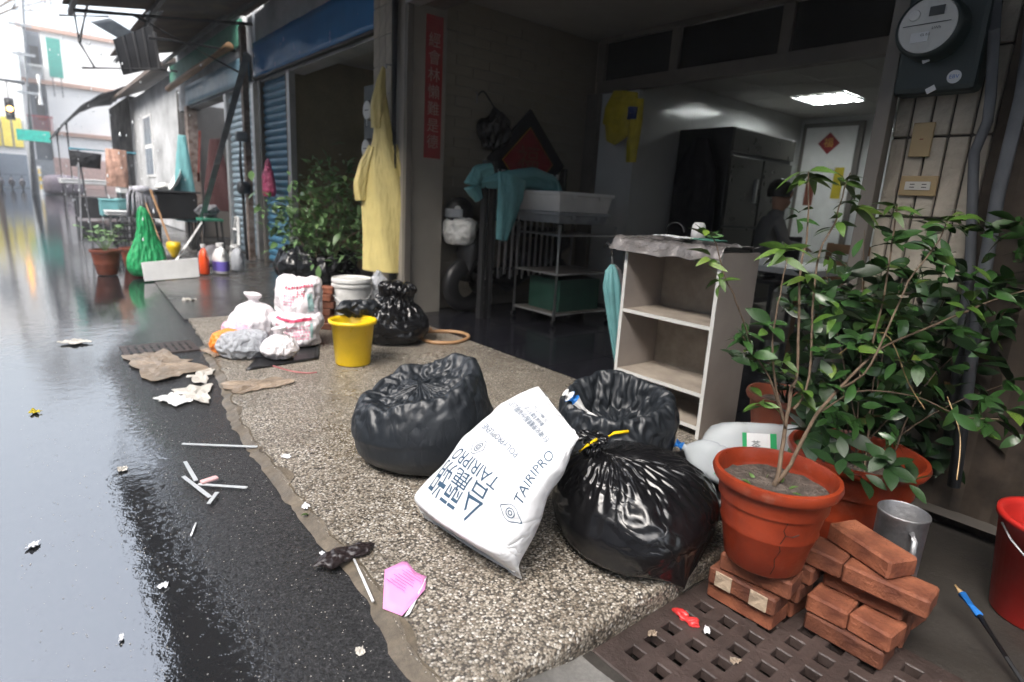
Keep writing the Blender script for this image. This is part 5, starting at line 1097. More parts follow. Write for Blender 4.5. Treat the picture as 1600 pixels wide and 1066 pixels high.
# ================================================================== LEFT PILLAR: raincoat, pipe, meters
tag(MB().tube([(2.585, 4.86, 0), (2.585, 4.86, 3.2)], .038, 14).build('downpipe', M['pvc_dark'], None, True), 'dark downpipe on the left pillar behind the yellow raincoat', 'pipe')
t = thing('yellow_raincoat', (2.5, 5.03, .35), 'yellow hooded raincoat hanging on the left pillar', 'raincoat')
hk = V((2.56, 4.965, 2.12))
RW = V((RT.x, RT.y, 0)).normalized()
def hz(px, z): q = PX(px, 300, 2.5); return V((2.47, PX(px, 300, 2.47).y, z))
grid_obj('coat_body', cloth_tube([hk+V((-.02, 0, -.01)), hk+V((-.04, .0, -.22)), hk+RW*.03+V((-.06, -.0, -.50)), hk+RW*.05+V((-.08, -.0, -.80)), hk+RW*.06+V((-.08, -.0, -1.05)), hk+RW*.05+V((-.07, .0, -1.4)), hk+RW*.03+V((-.06, .0, -1.74))], [.012, .05, .09, .16, .2, .185, .18], [.02, .04, .05, .07, .08, .08, .09], n_=130, m_=90, wdir=RW, seed=11, mu=1.10, iters=90), M['yellowcoat'], t)
grid_obj('hood', cloth_tube([hk+V((-.03, 0, -.0)), hk+V((-.06, -.01, -.12)), hk+V((-.09, -.02, -.30)), hk+V((-.09, -.0, -.5))], [.012, .04, .06, .045], [.012, .03, .045, .04], wdir=RW, seed=13, mu=1.12), M['yellowcoat'], t)
grid_obj('sleeve', cloth_tube([hk-RW*.03+V((-.09, 0, -.66)), hk-RW*.085+V((-.11, 0, -.84)), hk-RW*.115+V((-.12, 0, -1.0)), hk-RW*.105+V((-.12, 0, -1.12))], [.04, .055, .06, .05], [.04, .055, .055, .045], wdir=RW, seed=15, mu=1.12), M['yellowcoat'], t)
grid_obj('sleeve', cloth_tube([hk+RW*.12+V((-.05, 0, -.64)), hk+RW*.19+V((-.06, 0, -.80)), hk+RW*.215+V((-.06, 0, -.95)), hk+RW*.19+V((-.07, 0, -1.12))], [.04, .05, .045, .03], [.04, .05, .05, .04], wdir=RW, seed=17, mu=1.12), M['yellowcoat'], t)
MB().tube([hk+V((.06, 0, .03)), hk+V((0, 0, .03)), hk+V((0, 0, .0))], .008, 6).build('hook', M['steel'], t)
for i, (px, py) in enumerate(((573, 172), (571, 232))):
    c = PX(px, py, 2.62); t = thing('round_meter', c-V((0, 0, .1)), ['upper round electricity meter beside the yellow raincoat', 'lower round electricity meter beside the yellow raincoat'][i], 'meter', 'meters by the raincoat')
    MB().lathe([(.095, -.16), (.095, -.03), (.088, -.005), (.08, 0)], 30, c, Mx).build('body', M['steel'], t, True); f_ = MB().lathe([(0, .002), (.08, .002), (.082, -.004)], 30, c, Mx).build('face', M['face'], t)
    box('dial', (c.x-.0045, c.y-.04, c.z-.006), (c.x-.003, c.y+.04, c.z+.003), M['lcd'], f_, 0); MB().tube([c+V((0, .0, -.09)), c+V((0, 0, -.14))], .006, 6).build('seal', M['paper'], t)
    MB().tube([c+V((.1, 0, -.08)), c+V((.12, -.05, -.2)), c+V((.12, -.1, -.3))], .03, 10).build('cable_gland', M['steel'], t, True)
tag(box('meter_board', (2.78, 5.36, 1.3), (2.82, 5.86, 2.1), M['meterbox']), 'dark mounting board behind the two round meters', 'board')
t = thing('ceiling_fan', (3.6, 6.6, 2.5), 'small grey wall fan under the neighbouring shop ceiling', 'fan'); c = PX(523, 108, 3.7)
MB().tube([c+V((0, 0, .22)), c+V((0, 0, .02))], .02, 6).build('bracket', M['pvc'], t); MB().lathe([(0, -.06), (.1, -.06), (.13, 0), (.1, .05), (0, .07)], 20, c, Matrix.Rotation(-pi/2, 4, 'Y')).build('housing', M['pvc'], t, True); MB().bevbox((.08, .5, .03), .01, Matrix.Translation(c+V((0, .3, .0)))).build('blade', M['greyfab'], t)
# ================================================================== PILE BY THE PILLAR
pc = V((1.99, 4.42, 0)); t = thing('white_pail', pc, 'scuffed white paint pail with lid and wire handle', 'pail')
MB().lathe([(0, .003), (.132, .003), (.136, .01), (.148, .33), (.148, .34)], 48, pc).build('pail_wall', M['whitedirty'], t, True); o = MB().lathe([(.149, .335), (.158, .337), (.158, .352), (.15, .354), (.15, .372), (.158, .374), (.158, .392), (.152, .404), (.148, .404), (.143, .392), (0, .39)], 48, pc).build('lid', M['whitedirty'], t); smooth_angle(o, 35)
vd = (V((CAM.x, CAM.y, 0))-V((pc.x, pc.y, 0))).normalized(); vs_ = vd.cross(up)
MB().tube([pc+vs_*(.16*cos(a))+vd*(.155*sin(a))+V((0, 0, .33-.12*sin(a))) for a in [i*pi/14 for i in range(15)]], .0045, 6).build('handle', M['white'], t, True)
yc_ = V((1.545, 3.42, 0)); t = thing('yellow_bucket', yc_, 'bright yellow plastic bucket with water in front of the white pail', 'bucket')
MB().lathe([(0, .003), (.105, .003), (.108, .012), (.13, .26), (.148, .266), (.15, .285), (.138, .29), (.126, .27), (.103, .015), (0, .014)], 48, yc_).build('bucket_wall', M['yellow'], t, True)
MB().lathe([(0, .222), (.119, .222)], 40, yc_).build('water', mat('murky_water', (.05, .05, .02), .05), t)
P0 = lathe_grid([(.02, -.05), (.06, .0), (.09, .05), (.06, .09), (.01, .1)], 26, 50, None, ell=(1.7, .8), lump=.3, lsc=8, seed=19)
tag(grid_obj('film_flap', relax(moved(P0, (1.66, 3.56, .28)), 1.3, 1.2, 60, .02, .04, .01, seed=2, amp=.006), M['bluebag']), 'flap of black film hanging into the yellow bucket', 'plastic film')
for k in range(6): tag(link('brick', bricks_me[k % 4], None, (1.76+.012*(k % 2), 4.47+.01*(k % 3), .027+.056*k), rot=(0, 0, .75+.1*(k % 2))), ['lowest', 'second', 'third', 'fourth', 'fifth', 'topmost'][k]+' brick in the column left of the white pail', 'brick', 'bricks by the white pail')
def softbag(name, c, prof, m, label, ell=(1, 1), sup=2., lump=.15, mu=1.15, mv=1.12, seed=1, fn=None, res=(44, 84), gl='trash bag', group='small plastic bags', out=.03):
    P0 = lathe_grid(prof, *res, fn, ell=ell, sup=sup, lump=lump, lsc=6, seed=seed); P = relax(moved(P0, c), mu, mv, 80, .015, out, .01, c[2]+.002, seed=seed+3, amp=.006)
    t = thing(name, c, label, gl, group); grid_obj('film', P, m, t); return t, P
def bag_patch(t, P, du, iv, m, name='print', rows=0, seed=0):
    # print on the side that faces the street, as patches laid on the film; rows > 0 breaks it into lines of small marks
    n_ = P.shape[1]; m_ = P.shape[0]; c = P.reshape(-1, 3).mean(0); ang = np.arctan2(P[m_//2, :, 1]-c[1], P[m_//2, :, 0]-c[0]); tgt = math.atan2(CAM.y-c[1], CAM.x-c[0]); j0 = int(np.argmin(np.abs(np.angle(np.exp(1j*(ang-tgt)))))); sg = 1 if np.angle(np.exp(1j*(ang[(j0+3) % n_]-ang[j0]))) > 0 else -1
    NN = vnorm(P); r = random.Random(seed); b = MB()
    def at_(u, v):
        j = j0+sg*u*n_; i = min(m_-2., max(0., v*m_)); a, e = int(math.floor(j)), int(i); fj, fi = j-a, i-e
        q = sum(P[e+di, (a+dj) % n_]*((fi if di else 1-fi)*(fj if dj else 1-fj)) for di in (0, 1) for dj in (0, 1)); k_ = NN[e, a % n_]; k_ = k_ if np.dot(k_, q-c) > 0 else -k_
        return V(q)+V(k_)*.003
    rects = [(du[0], du[1], iv[0], iv[1])]
    if rows:
        rects = []; h = (iv[1]-iv[0])/rows
        for k in range(rows):
            u = du[0]
            while u < du[1]:
                w_ = r.uniform(.006, .016); rects.append((u, u+w_, iv[0]+k*h+h*r.uniform(0, .25), iv[0]+k*h+h*r.uniform(.55, .8))); u += w_+r.uniform(.003, .009)
    for (a, e, g_, h_) in rects: b.sheet(lambda u, v: at_(a+(e-a)*u, g_+(h_-g_)*v), max(2, int((e-a)*60)), max(2, int((h_-g_)*30)))
    b.build(name, m, t, fix=False)
M['pinkprint'] = m_flat('faded_red_ink', (.7, .3, .4), .6); M['tealprint'] = m_flat('faded_teal_ink', (.4, .62, .6), .6)
t1, P1 = softbag('printed_bag', (1.42, 4.06, .01), [(.02, 0), (.16, .005), (.185, .06), (.18, .16), (.15, .21), (.02, .22)], M['whitebag'], 'lower white plastic bag with red print on the black mat', ell=(.9, 1.05), sup=3.2, lump=.3, seed=41)
bag_patch(t1, P1, (-.13, .10), (.66, .70), M['redink']); bag_patch(t1, P1, (-.12, .07), (.40, .62), M['pinkprint'], rows=5, seed=2); bag_patch(t1, P1, (.08, .10), (.42, .62), M['tealprint'])
t2, P2 = softbag('printed_bag', (1.46, 4.12, .21), [(.02, 0), (.16, .005), (.175, .07), (.165, .16), (.15, .22), (.1, .25), (.05, .235), (.02, .24)], M['whitebag'], 'upper white plastic bag with red print on top of another bag', ell=(.85, 1.), sup=3., lump=.32, seed=43)
bag_patch(t2, P2, (-.12, .10), (.66, .72), M['redink'], rows=1, seed=4); bag_patch(t2, P2, (-.02, .03), (.54, .64), M['redink'], rows=3, seed=5); bag_patch(t2, P2, (-.11, -.04), (.42, .62), M['pinkprint'], rows=5, seed=6); bag_patch(t2, P2, (.05, .10), (.34, .58), M['tealprint'])
softbag('white_bag', (1.17, 4.18, .0), [(.02, 0), (.14, .005), (.19, .08), (.175, .19), (.11, .26), (.03, .29), (.03, .305), (.07, .35), (.05, .36), (.02, .33)], M['whitebag'], 'plain round white plastic bag left of the printed bags', ell=(.9, 1), seed=45)
softbag('pink_bag', (1.06, 4.12, .0), [(.02, 0), (.10, .005), (.13, .07), (.10, .16), (.02, .19)], mat('pale_pink_film', (.75, .42, .55), .35, bump=.004, bs=25), 'pale pink plastic bag behind the orange bag', seed=47)
softbag('orange_bag', (.965, 4.06, .0), [(.02, 0), (.09, .005), (.11, .06), (.09, .13), (.02, .155)], M['orangebag'], 'bright orange plastic bag at the left of the pile', seed=49)
softbag('clear_bag', (1.03, 3.90, .0), [(.02, 0), (.13, .005), (.155, .06), (.12, .14), (.02, .17)], M['clearbag'], 'hazy clear bag with bluish contents in front of the orange bag', ell=(1.1, .9), seed=51)
softbag('tied_clear_bag', (1.185, 3.72, .012), [(.02, 0), (.08, .005), (.115, .05), (.10, .10), (.05, .14), (.02, .15), (.022, .16), (.05, .19), (.035, .2), (.015, .175)], M['whitebag'], 'small knotted whitish bag on the black mat', seed=53)
softbag('handle_bag', (2.24, 4.45, .0), [(.02, 0), (.13, .005), (.16, .1), (.14, .25), (.07, .36), (.03, .42), (.02, .45)], M['clearbag'], 'translucent carrier bag behind the white pail', seed=55)
lay('black_mat', [G(384, 580), G(498, 562), G(500, 528), G(420, 540)], M['black'], 'flat black foam mat under the small bags', 'mat', .012, .004)
hl = [V((2.0, 3.95, .03)), V((2.2, 3.98, .015)), V((2.4, 3.98, .014)), V((2.6, 3.88, .014)), V((2.65, 3.75, .014)), V((2.58, 3.63, .014)), V((2.42, 3.56, .014)), V((2.28, 3.62, .014)), V((2.25, 3.75, .014)), V((2.33, 3.90, .016)), V((2.45, 3.96, .034))]
tag(MB().tube(smooth_path(hl, 8), .014, 10).build('garden_hose', M['hose'], None, True), 'tan rubber hose looped on the terrace edge', 'hose')
tag(MB().tube(smooth_path([G(415, 570, .004), G(430, 573, .004), G(455, 580, .004), G(480, 583, .004), G(495, 582, .004)]), .005, 6).build('red_string', mat('dull_red_string', (.35, .12, .12), .6), None, True), 'dull red plastic string in front of the black mat', 'string')
# ================================================================== BUSH BESIDE THE NEIGHBOURING SHOP
bc = V((2.55, 6.35, .0)); t = thing('leafy_bush', bc, 'leafy green bush growing in front of the neighbouring shop', 'bush')
LB_ = [leaf_mesh(M['leaf_bush'], .42, .25), leaf_mesh(M['leaf_bush'], .45, .5)]
tips = []
for (px, py) in ((440, 330), (420, 318), (460, 300), (480, 280), (500, 258), (520, 250), (545, 265), (560, 290), (575, 320), (540, 320), (500, 310), (470, 340), (520, 350), (555, 350), (490, 360), (450, 350), (530, 285), (585, 350), (505, 385), (545, 385)):
    e = D(px, py, random.uniform(6.1, 6.9)); st_ = bc+V((random.uniform(-.12, .12), random.uniform(-.1, .1), .2)); stem([st_, st_.lerp(e, .45)+V((0, 0, .12)), e], .011, .004, t, 'branch'); tips.append((st_, e))
cnt = 0; big = MB()
for (a, e) in tips:
    for k in range(60):
        u = random.uniform(.45, 1.05); p = a.lerp(e, u)+V((random.gauss(0, .11), random.gauss(0, .11), random.gauss(0, .09))); d = (e-a).normalized()*.4+V((random.gauss(0, 1), random.gauss(0, 1), random.gauss(-.1, .6)))
        if k < 14: leaf_at(random.choice(LB_), p, d, .13, t)
        else:
            d.normalize(); s_, u_, _ = frame(d); L_ = random.uniform(.07, .13); big.add([p, p+d*L_*.5+s_*L_*.2+u_*.01, p+d*L_, p+d*L_*.5-s_*L_*.2+u_*.01], [(0, 1, 2, 3)])
tag(big.build('small_foliage', M['leaf_bush'], t, fix=False), kind='stuff')
M['maroon'] = m_flat('dark_maroon_cloth', (.05, .015, .016), .9)
# ================================================================== LEFT SIDE CLUTTER ALONG THE FORECOURT
rust_post = thing('rusty_post', (2.6, 9.25, 0), 'rusty peeling post between the two shutters', 'post')
MB().box((2.56, 9.2, 0), (2.64, 9.32, 3.2)).build('shaft', M['rust'], rust_post, bevel=.006)
for z, r in ((1.75, .07), (1.05, .09)): MB().lathe([(0, -.08), (r, -.08), (r, .04), (r*.8, .06), (0, .06)], 16, (2.5, 9.22, z), Mx).build('valve_box', M['pvc_dark'] if z < 1.5 else M['pvc'], rust_post, True)
MB().tube([(2.5, 9.22, 1.75), (2.48, 9.2, 1.4), (2.5, 9.22, 1.05), (2.5, 9.18, .3), (2.52, 9.2, .02)], .022, 8).build('pipe', M['darkmetal'], rust_post, True)
tag(MB().tube([G(303, 388), PX(386, 85, 2.45)], .042, 12).build('leaning_pole', M['pvc'], None, True), 'long grey pole leaning across the grey shutter', 'pole')
softbag('hanging_pink_bag', (2.66, 8.55, .95), [(.02, 0), (.12, .005), (.16, .08), (.13, .26), (.08, .38), (.05, .46), (.02, .5)], M['pinkbag'], 'deep pink plastic bag hanging on the blue shutter', ell=(.5, 1), seed=61)
MBh = MB().tube([(2.7, 8.5, 1.43), (2.74, 8.45, 1.55)], .006, 6)
def apron(name, top, bot, w0, w1, m, label, cat, wdir=None, seed=3):
    wdir = wdir or RW
    top, bot = V(top), V(bot); t = thing(name, bot, label, cat)
    grid_obj('cloth', cloth_tube([top, top.lerp(bot, .3), top.lerp(bot, .7), bot], [w0, (w0+w1)/2, w1, w1], [.03, .06, .07, .06], wdir=wdir, seed=seed), m, t)
apron('teal_apron', PX(284, 212, 2.3), PX(291, 345, 2.3), .07, .19, M['tealcloth'], 'long teal apron hanging by the dark doorway', 'apron')
for i, (px, y, m) in enumerate(((305, 12.6, 'bluepatch'), (335, 11.6, 'maroon'))):
    c = PX(px, 200, 2.95); apron('hung_garment', (2.95, c.y, 1.9), (2.95, c.y, .6), .1, .25, M[m], ['dark blue garment hanging inside the doorway', 'dark maroon garment hanging inside the doorway'][i], 'garment', seed=20+i)
tag(MB().tube([PX(312, 205, 2.85), PX(309, 330, 2.85)], .022, 8).build('orange_rod', M['terra'], None, True), 'orange wooden rod standing in the dark doorway', 'rod')
# flower pots
t = pot('planter_pot', (.70, 8.15, -.01), .15, .29, M['terra_dark'], 'reddish brown pot with a pale green herb on the wet road', 'pots on the wet road')
pl_ = thing('herb', (.70, 8.15, .24), 'feathery pale green herb growing in the reddish brown pot', 'plant'); LP_ = [leaf_mesh(M['leaf_pale'], .4, .3)]
for i in range(16):
    a = i*2.4; e = V((.70+.26*cos(a)*random.uniform(.4, 1), 8.15+.2*sin(a), .34+random.uniform(.0, .22))); P_ = stem([V((.70, 8.15, .24)), V((.70, 8.15, .26)).lerp(e, .6)+V((0, 0, .05)), e], .004, .002, pl_, m=M['leaf_pale'])
    for k in range(5, len(P_)): leaf_at(LP_[0], P_[k], V((random.gauss(0, 1), random.gauss(0, 1), .4)), .06, pl_)
pot('spare_pot', (1.02, 8.7, -.01), .13, .26, M['terra_dark'], 'second brown pot half hidden behind the green net', 'pots on the wet road')
def shrink(p, t_, a): return p
P0 = lathe_grid([(.02, .0), (.13, .01), (.16, .08), (.15, .2), (.105, .4), (.07, .6), (.045, .74), (.02, .78)], 44, 84, None, ell=(1.2, .8), lump=.22, lsc=4, seed=65)
t = thing('green_net_bag', (1.05, 7.85, 0), 'bright green mesh net bag standing on the wet road', 'net bag'); grid_obj('mesh', relax(moved(P0, (1.06, 7.85, 0)), 1.2, 1.04, 80, .02, .04, .01, .002, seed=8, amp=.008), M['green'], t)
t = thing('string_mop', (1.2, 8.1, 0), 'grey string mop propped head up beside the green net', 'mop')
mh = D(221, 300, 8.6); b = MB()
for k in range(40):
    a = k*2*pi/40; r0 = .05+.04*random.random(); p = mh+V((r0*cos(a)*1.6, r0*sin(a), .0)); b.tube([p+V((0, 0, .06)), p+V((cos(a)*.06, sin(a)*.05, -.05)), p+V((cos(a)*.06+random.gauss(0, .015), sin(a)*.05, -.33-random.random()*.05))], .012, 5)
b.build('strings', M['mop'], t, True); MB().lathe([(0, .09), (.1, .08), (.14, .02), (.1, -.02)], 20, mh).build('clamp', M['mop'], t, True); MB().tube([mh, G(260, 405)], .013, 8).build('handle', M['hose'], t)
t = thing('round_mop', (1.9, 9.0, 0), 'round dark grey mop head on a pale handle', 'mop'); mh = D(325, 331, 9.6)
P0 = lathe_grid([(.01, -.1), (.1, -.09), (.16, 0), (.1, .1), (.01, .11)], 26, 44, None, lump=.3, lsc=9, seed=66); grid_obj('mop_head', relax(moved(P0, mh), 1.3, 1.3, 40, .03, .05, .02, seed=5, amp=.012), M['sponge'], t); MB().tube([mh+V((-.02, 0, -.05)), G(272, 412)], .015, 8).build('handle', M['white'], t, True)
# white board, bottles
bl, br_ = G(226, 440), G(312, 433); tl2, tr2 = G(220, 417, .0)+V((0, 0, .0)), G(306, 409)
t = thing('white_board', bl.lerp(br_, .5), 'white plank lying tilted on the wet ground', 'board'); q_ = [bl, br_, br_+V((.02, .12, .21)), bl+V((.0, .12, .19))]
MB().poly(q_, .025, (0, 1, .0)).build('plank', M['white'], t, bevel=.004)
def bottle(name, c, r, h, m, label, ell=.6, capm='white', lab=None, handle=True):
    c = V(c); t = thing(name, c, label, 'bottle', 'cleaning bottles')
    MB().lathe([(0, .003), (r*.95, .003), (r, .015), (r*1.0, h*.45), (r*.92, h*.62), (r*.6, h*.78), (r*.28, h*.86), (r*.26, h*.9)], 32, c, fn=lambda p: V((p.x*ell, p.y, p.z))).build('bottle_wall', m, t, True); MB().lathe([(r*.3, h*.88), (r*.32, h), (0, h)], 20, c).build('cap', M[capm], t)
    if handle: MB().tube([c+V((0, -r*.75, h*.5)), c+V((0, -r*1.05, h*.62)), c+V((0, -r*.9, h*.78)), c+V((0, -r*.35, h*.86))], r*.13, 8).build('handle', m, t, True)
    if lab: MB().lathe([(r*1.012, h*.1), (r*1.012, h*.42)], 32, c, fn=lambda p: V((p.x*ell, p.y, p.z))).build('label', M[lab], t, True)
bottle('red_bottle', (1.66, 7.9, 0), .09, .36, M['orangered'], 'orange red cleaning bottle beside the white plank'); bottle('purple_bottle', (1.86, 7.95, 0), .15, .37, M['white'], 'wide white detergent bottle with purple label', lab='purple'); bottle('pale_bottle', (2.12, 8.2, 0), .13, .33, M['clearbag'], 'pale bluish plastic bottle right of the purple labelled one')
# yellow broom head and dustpan
c = G(273, 408); t = thing('yellow_dustpan', c, 'yellow dustpan with black base and tan stick', 'dustpan')
MB().lathe([(.03, .02), (.13, .17), (.12, .24), (.0, .25)], 20, c+V((0, 0, .02)), fn=lambda p: V((p.x*.7, p.y*1.2, p.z))).build('pan', M['yellow'], t, True); MB().cbox(c+V((0, 0, .03)), (.16, .34, .05)).build('brush', M['black'], t); MB().tube([c+V((0, .08, .15)), c+V((-.15, .5, .95))], .014, 8).build('stick', M['hose'], t)
# black tub on a table, basin
c = G(262, 380); c = V((2.1, 12.3, 0)); t = thing('black_table', c, 'black slatted stand carrying bowls in front of the grey house', 'table')
box('tub', c+V((-.35, -.45, .45)), c+V((.35, .45, .9)), M['black'], t, .03); box('shelf_top', c+V((-.4, -.5, .90)), c+V((.4, .5, .93)), M['darkmetal'], t)
for x in (-.35, .35):
    for y in (-.42, -.14, .14, .42): MB().cbox(c+V((x, y, .225)), (.04, .04, .45)).build('leg', M['black'], t)
for z in (.12, .3): MB().cbox(c+V((-.35, 0, z)), (.03, .86, .04)).build('cross_bar', M['black'], t)
t = thing('white_basin', c+V((0, .0, .93)), 'white enamel basin tilted up on the black stand', 'basin'); MB().lathe([(0, 0), (.12, .0), (.19, .06), (.2, .06), (.19, .05)], 30, c+V((.1, -.25, 1.1)), Matrix.Rotation(-1.1, 4, 'Y')).build('bowl', M['white'], t, True)
P0 = lathe_grid([(.01, 0), (.14, .0), (.17, .05), (.1, .11), (.01, .12)], 16, 30, None, lump=.3, lsc=8, seed=70); tag(grid_obj('cloth_heap', relax(moved(P0, c+V((0, .25, .93))), 1.2, 1.2, 30, .02, .03, .02, seed=3), M['whitedirty']), 'heap of pale rags on the black stand', 'rags')
# drying rack with towel and clutter
c = V((1.45, 13.4, 0)); t = thing('drying_rack', c, 'thin metal drying rack with a blue bar', 'drying rack')
a, e = PY(108, 232, 13.2), PY(212, 240, 13.6); MB().tube([a, e], .02, 8).build('bar', mat('blue_bar', (.1, .35, .45), .5), t)
for p in (a.lerp(e, .12), a.lerp(e, .85)): MB().tube([p, V((p.x-.1, p.y-.3, 0))], .016, 6).build('leg', M['steel'], t); MB().tube([p, V((p.x+.1, p.y+.3, 0))], .016, 6).build('leg', M['steel'], t)
towel = mat('peach_towel', (.55, .33, .25), .9, var=.3, vs=7); tp = PY(181, 234, 13.3); apron('peach_towel', tp, PY(184, 292, 13.3), .16, .17, towel, 'peach patterned towel hanging from the drying rack', 'towel', (1, 0, 0), 25)
apron('black_garment', PY(133, 238, 13.25), PY(134, 262, 13.25), .24, .22, M['black'], 'short black garment hanging at the left of the drying rack', 'garment', (1, 0, 0), 28)
for i, (px, y, s, z0, m, lb) in enumerate(((135, 20., (1.1, 1.2, .1), .95, 'white', 'white slab table top left of the drying rack'), (205, 15.2, (.5, .6, .12), .85, 'white', 'white box stacked behind the drying rack'), (200, 15.2, (.45, .5, .2), .55, 'teal', 'teal box below the white box behind the rack'), (168, 14.4, (.3, .4, .3), .5, 'tealcloth', 'small teal tub beside the towel'), (200, 13.9, (.8, .5, .06), .42, 'white', 'white tray on the clutter behind the crate'), (150, 19.6, (.9, .9, .5), .3, 'darkmetal', 'dark trolley base under the white slab'))):
    x = PY(px, 300, y).x; t = thing('storage_box', (x, y, z0), lb, 'box'); MB().bevbox(s, .02, Matrix.Translation((x, y, z0))).build('box_body', M[m], t); MB().bevbox((s[0]*1.03, s[1]*1.03, .03), .006, Matrix.Translation((x, y, z0+s[2]/2+.016))).build('lid', M[m], t)
    for dx in (-1, 1):
        if z0-s[2]/2 > .2: MB().tube([(x+dx*s[0]*.4, y, z0-s[2]/2), (x+dx*s[0]*.42, y, 0)], .02, 6).build('leg', M['steel'], t)
# black crate
c = V((1.42, 11.3, 0)); t = thing('black_crate', c, 'black openwork plastic crate on the forecourt', 'crate')
b = MB()
for z in (.02, .14, .26, .38):
    for (p, q) in (((-.3, -.25), (.3, -.25)), ((.3, -.25), (.3, .25)), ((.3, .25), (-.3, .25)), ((-.3, .25), (-.3, -.25))): b.tube([c+V((*p, z)), c+V((*q, z))], .018, 4)
b.build('bands', M['black'], t); b = MB()
for k in range(7):
    x = -.3+.1*k
    for y in (-.25, .25): b.tube([c+V((x, y, 0)), c+V((x, y, .4))], .012, 4)
for k in range(1, 5):
    for x in (-.3, .3): b.tube([c+V((x, -.25+.1*k, 0)), c+V((x, -.25+.1*k, .4))], .012, 4)
b.build('uprights', M['black'], t); box('floor_panel', c+V((-.29, -.24, .01)), c+V((.29, .24, .03)), M['black'], t)
# small green rack and white frame
c = G(335, 392); c = V((2.35, 10.6, 0)); t = thing('green_stool', c, 'small green topped stool in front of the grey shutter', 'stool'); box('seat', c+V((-.16, -.2, .5)), c+V((.16, .2, .54)), mat('green_plastic', (.03, .2, .12), .5), t)
for x in (-.13, .13):
    for y in (-.16, .16): MB().tube([c+V((x, y, .5)), c+V((x*1.2, y*1.2, 0))], .02, 6).build('leg', M['darkmetal'], t)
c = V((2.5, 9.75, 0)); t = thing('white_folding_frame', c, 'white folding frame leaning by the rusty post', 'folding frame')
for (p, q) in (((-.02, -.22, 0), (.05, -.05, .62)), ((-.02, .22, 0), (.05, .05, .62)), ((-.01, -.19, .15), (-.01, .19, .15)), ((.02, -.1, .42), (.02, .1, .42))): MB().tube([c+V(p), c+V(q)], .025, 6).build('bar', M['white'], t)
# washing pole head pile: dark stone by the pole foot
P0 = lathe_grid([(.01, 0), (.16, 0), (.17, .1), (.1, .24), (.01, .27)], 18, 30, None, lump=.25, lsc=6, seed=72); tag(grid_obj('grey_sack', relax(moved(P0, (1.98, 8.9, 0)), 1.1, 1.1, 30, .02, .03, .02, .002, seed=6), M['greyfab']), 'dark grey cloth sack behind the bottles', 'sack')
# ================================================================== LITTER
def torn(name, pts, m, label, cat, z=.002, th=.0012, wob=.006, rag=.12, k=9, seed=0):   # crumpled sheet with a ragged outline
    c = sum(pts, V())/len(pts); out = []; R0 = max((p-c).length for p in pts)
    for a_, b_ in zip(pts, pts[1:]+pts[:1]):
        for i in range(k): p = a_.lerp(b_, i/k); out.append(p+(p-c).normalized()*(rag*R0*noise.noise(p*(4/R0)+V((seed, 0, 0)))+rag*.5*R0*noise.noise(p*(14/R0)+V((seed, 4, 0)))))
    n_ = len(out); vs_ = [V((c.x, c.y, z+wob))]; ks = (.2, .4, .6, .8, 1.)
    for r_ in ks: vs_ += [V((*c.lerp(p, r_).xy, z+.0005+wob*abs(noise.noise(c.lerp(p, r_)*(2.5/R0)+V((seed, 0, 1))))*1.6+wob*.5*abs(noise.noise(c.lerp(p, r_)*(8/R0))))) for p in out]
    b = MB(); b.add(vs_, [(0, 1+i, 1+(i+1) % n_) for i in range(n_)]+[(1+q*n_+i, 1+(q+1)*n_+i, 1+(q+1)*n_+(i+1) % n_, 1+q*n_+(i+1) % n_) for q in range(len(ks)-1) for i in range(n_)])
    return tag(b.build(name, m, None, False, solid=th), label, cat)
def scrap(name, pts, m, label, cat, z=.002, th=.001, wob=.003, sub=10): return torn(name, [V((*p.xy, z)) for p in [G(*q) for q in pts]], m, label, cat, z, th, wob, .22, 9, len(label))
pk = [G(*q) for q in ((628, 880), (601, 893), (598, 953), (628, 965), (664, 925), (667, 902), (650, 896), (636, 881))]
t = thing('pink_paper', G(632, 925), 'torn pink printed paper lying on the terrace edge', 'paper')
ctr = sum(pk, V())/len(pk); b = MB(); vs_ = [ctr+V((0, 0, .008))]; n_ = len(pk)
for r_ in (.35, .7, 1.): vs_ += [ctr.lerp(p, r_)+V((0, 0, .005+.006*noise.noise(p*17+V((0, 0, r_*3))))) for p in pk]
b.add(vs_, [(0, 1+i, 1+(i+1) % n_) for i in range(n_)]+[(1+k*n_+i, 1+(k+1)*n_+i, 1+(k+1)*n_+(i+1) % n_, 1+k*n_+(i+1) % n_) for k in range(2) for i in range(n_)]); sh = b.build('sheet', M['pinkpaper'], t, True, solid=.0008)
rr_ = (G(655, 935)-G(610, 905)).normalized(); uu_ = V((0, 0, 1)).cross(rr_)
for k in range(9): MB().cbox((0, 0, 0), (.05+.03*((k*7) % 3)/2, .0016, .0004), Matrix.Translation(ctr+uu_*(.038-.0095*k)+V((0, 0, .0125))) @ Matrix.Rotation(math.atan2(rr_.y, rr_.x), 4, 'Z')).build('print', M['pinkink'], sh)
lay('white_paper', [G(664, 906, .0), G(667, 903, .004), G(640, 962, .003), G(632, 966, .002)], M['paper'], 'white paper edge sticking out beside the pink paper', 'paper', .0008, .003)
P0 = lathe_grid([(.005, -.09), (.03, -.06), (.035, 0), (.025, .06), (.005, .1)], 30, 40, lambda p, t_, a: V((p.z, p.y, abs(p.x)*.5+.002)), lump=.4, lsc=20, seed=80)
gl = G(535, 873); rot = math.atan2(*(G(572, 856)-G(500, 882)).yx); ca, sa = cos(rot), sin(rot); R2 = np.array([[ca, -sa, 0], [sa, ca, 0], [0, 0, 1]]); P0 = P0 @ R2.T
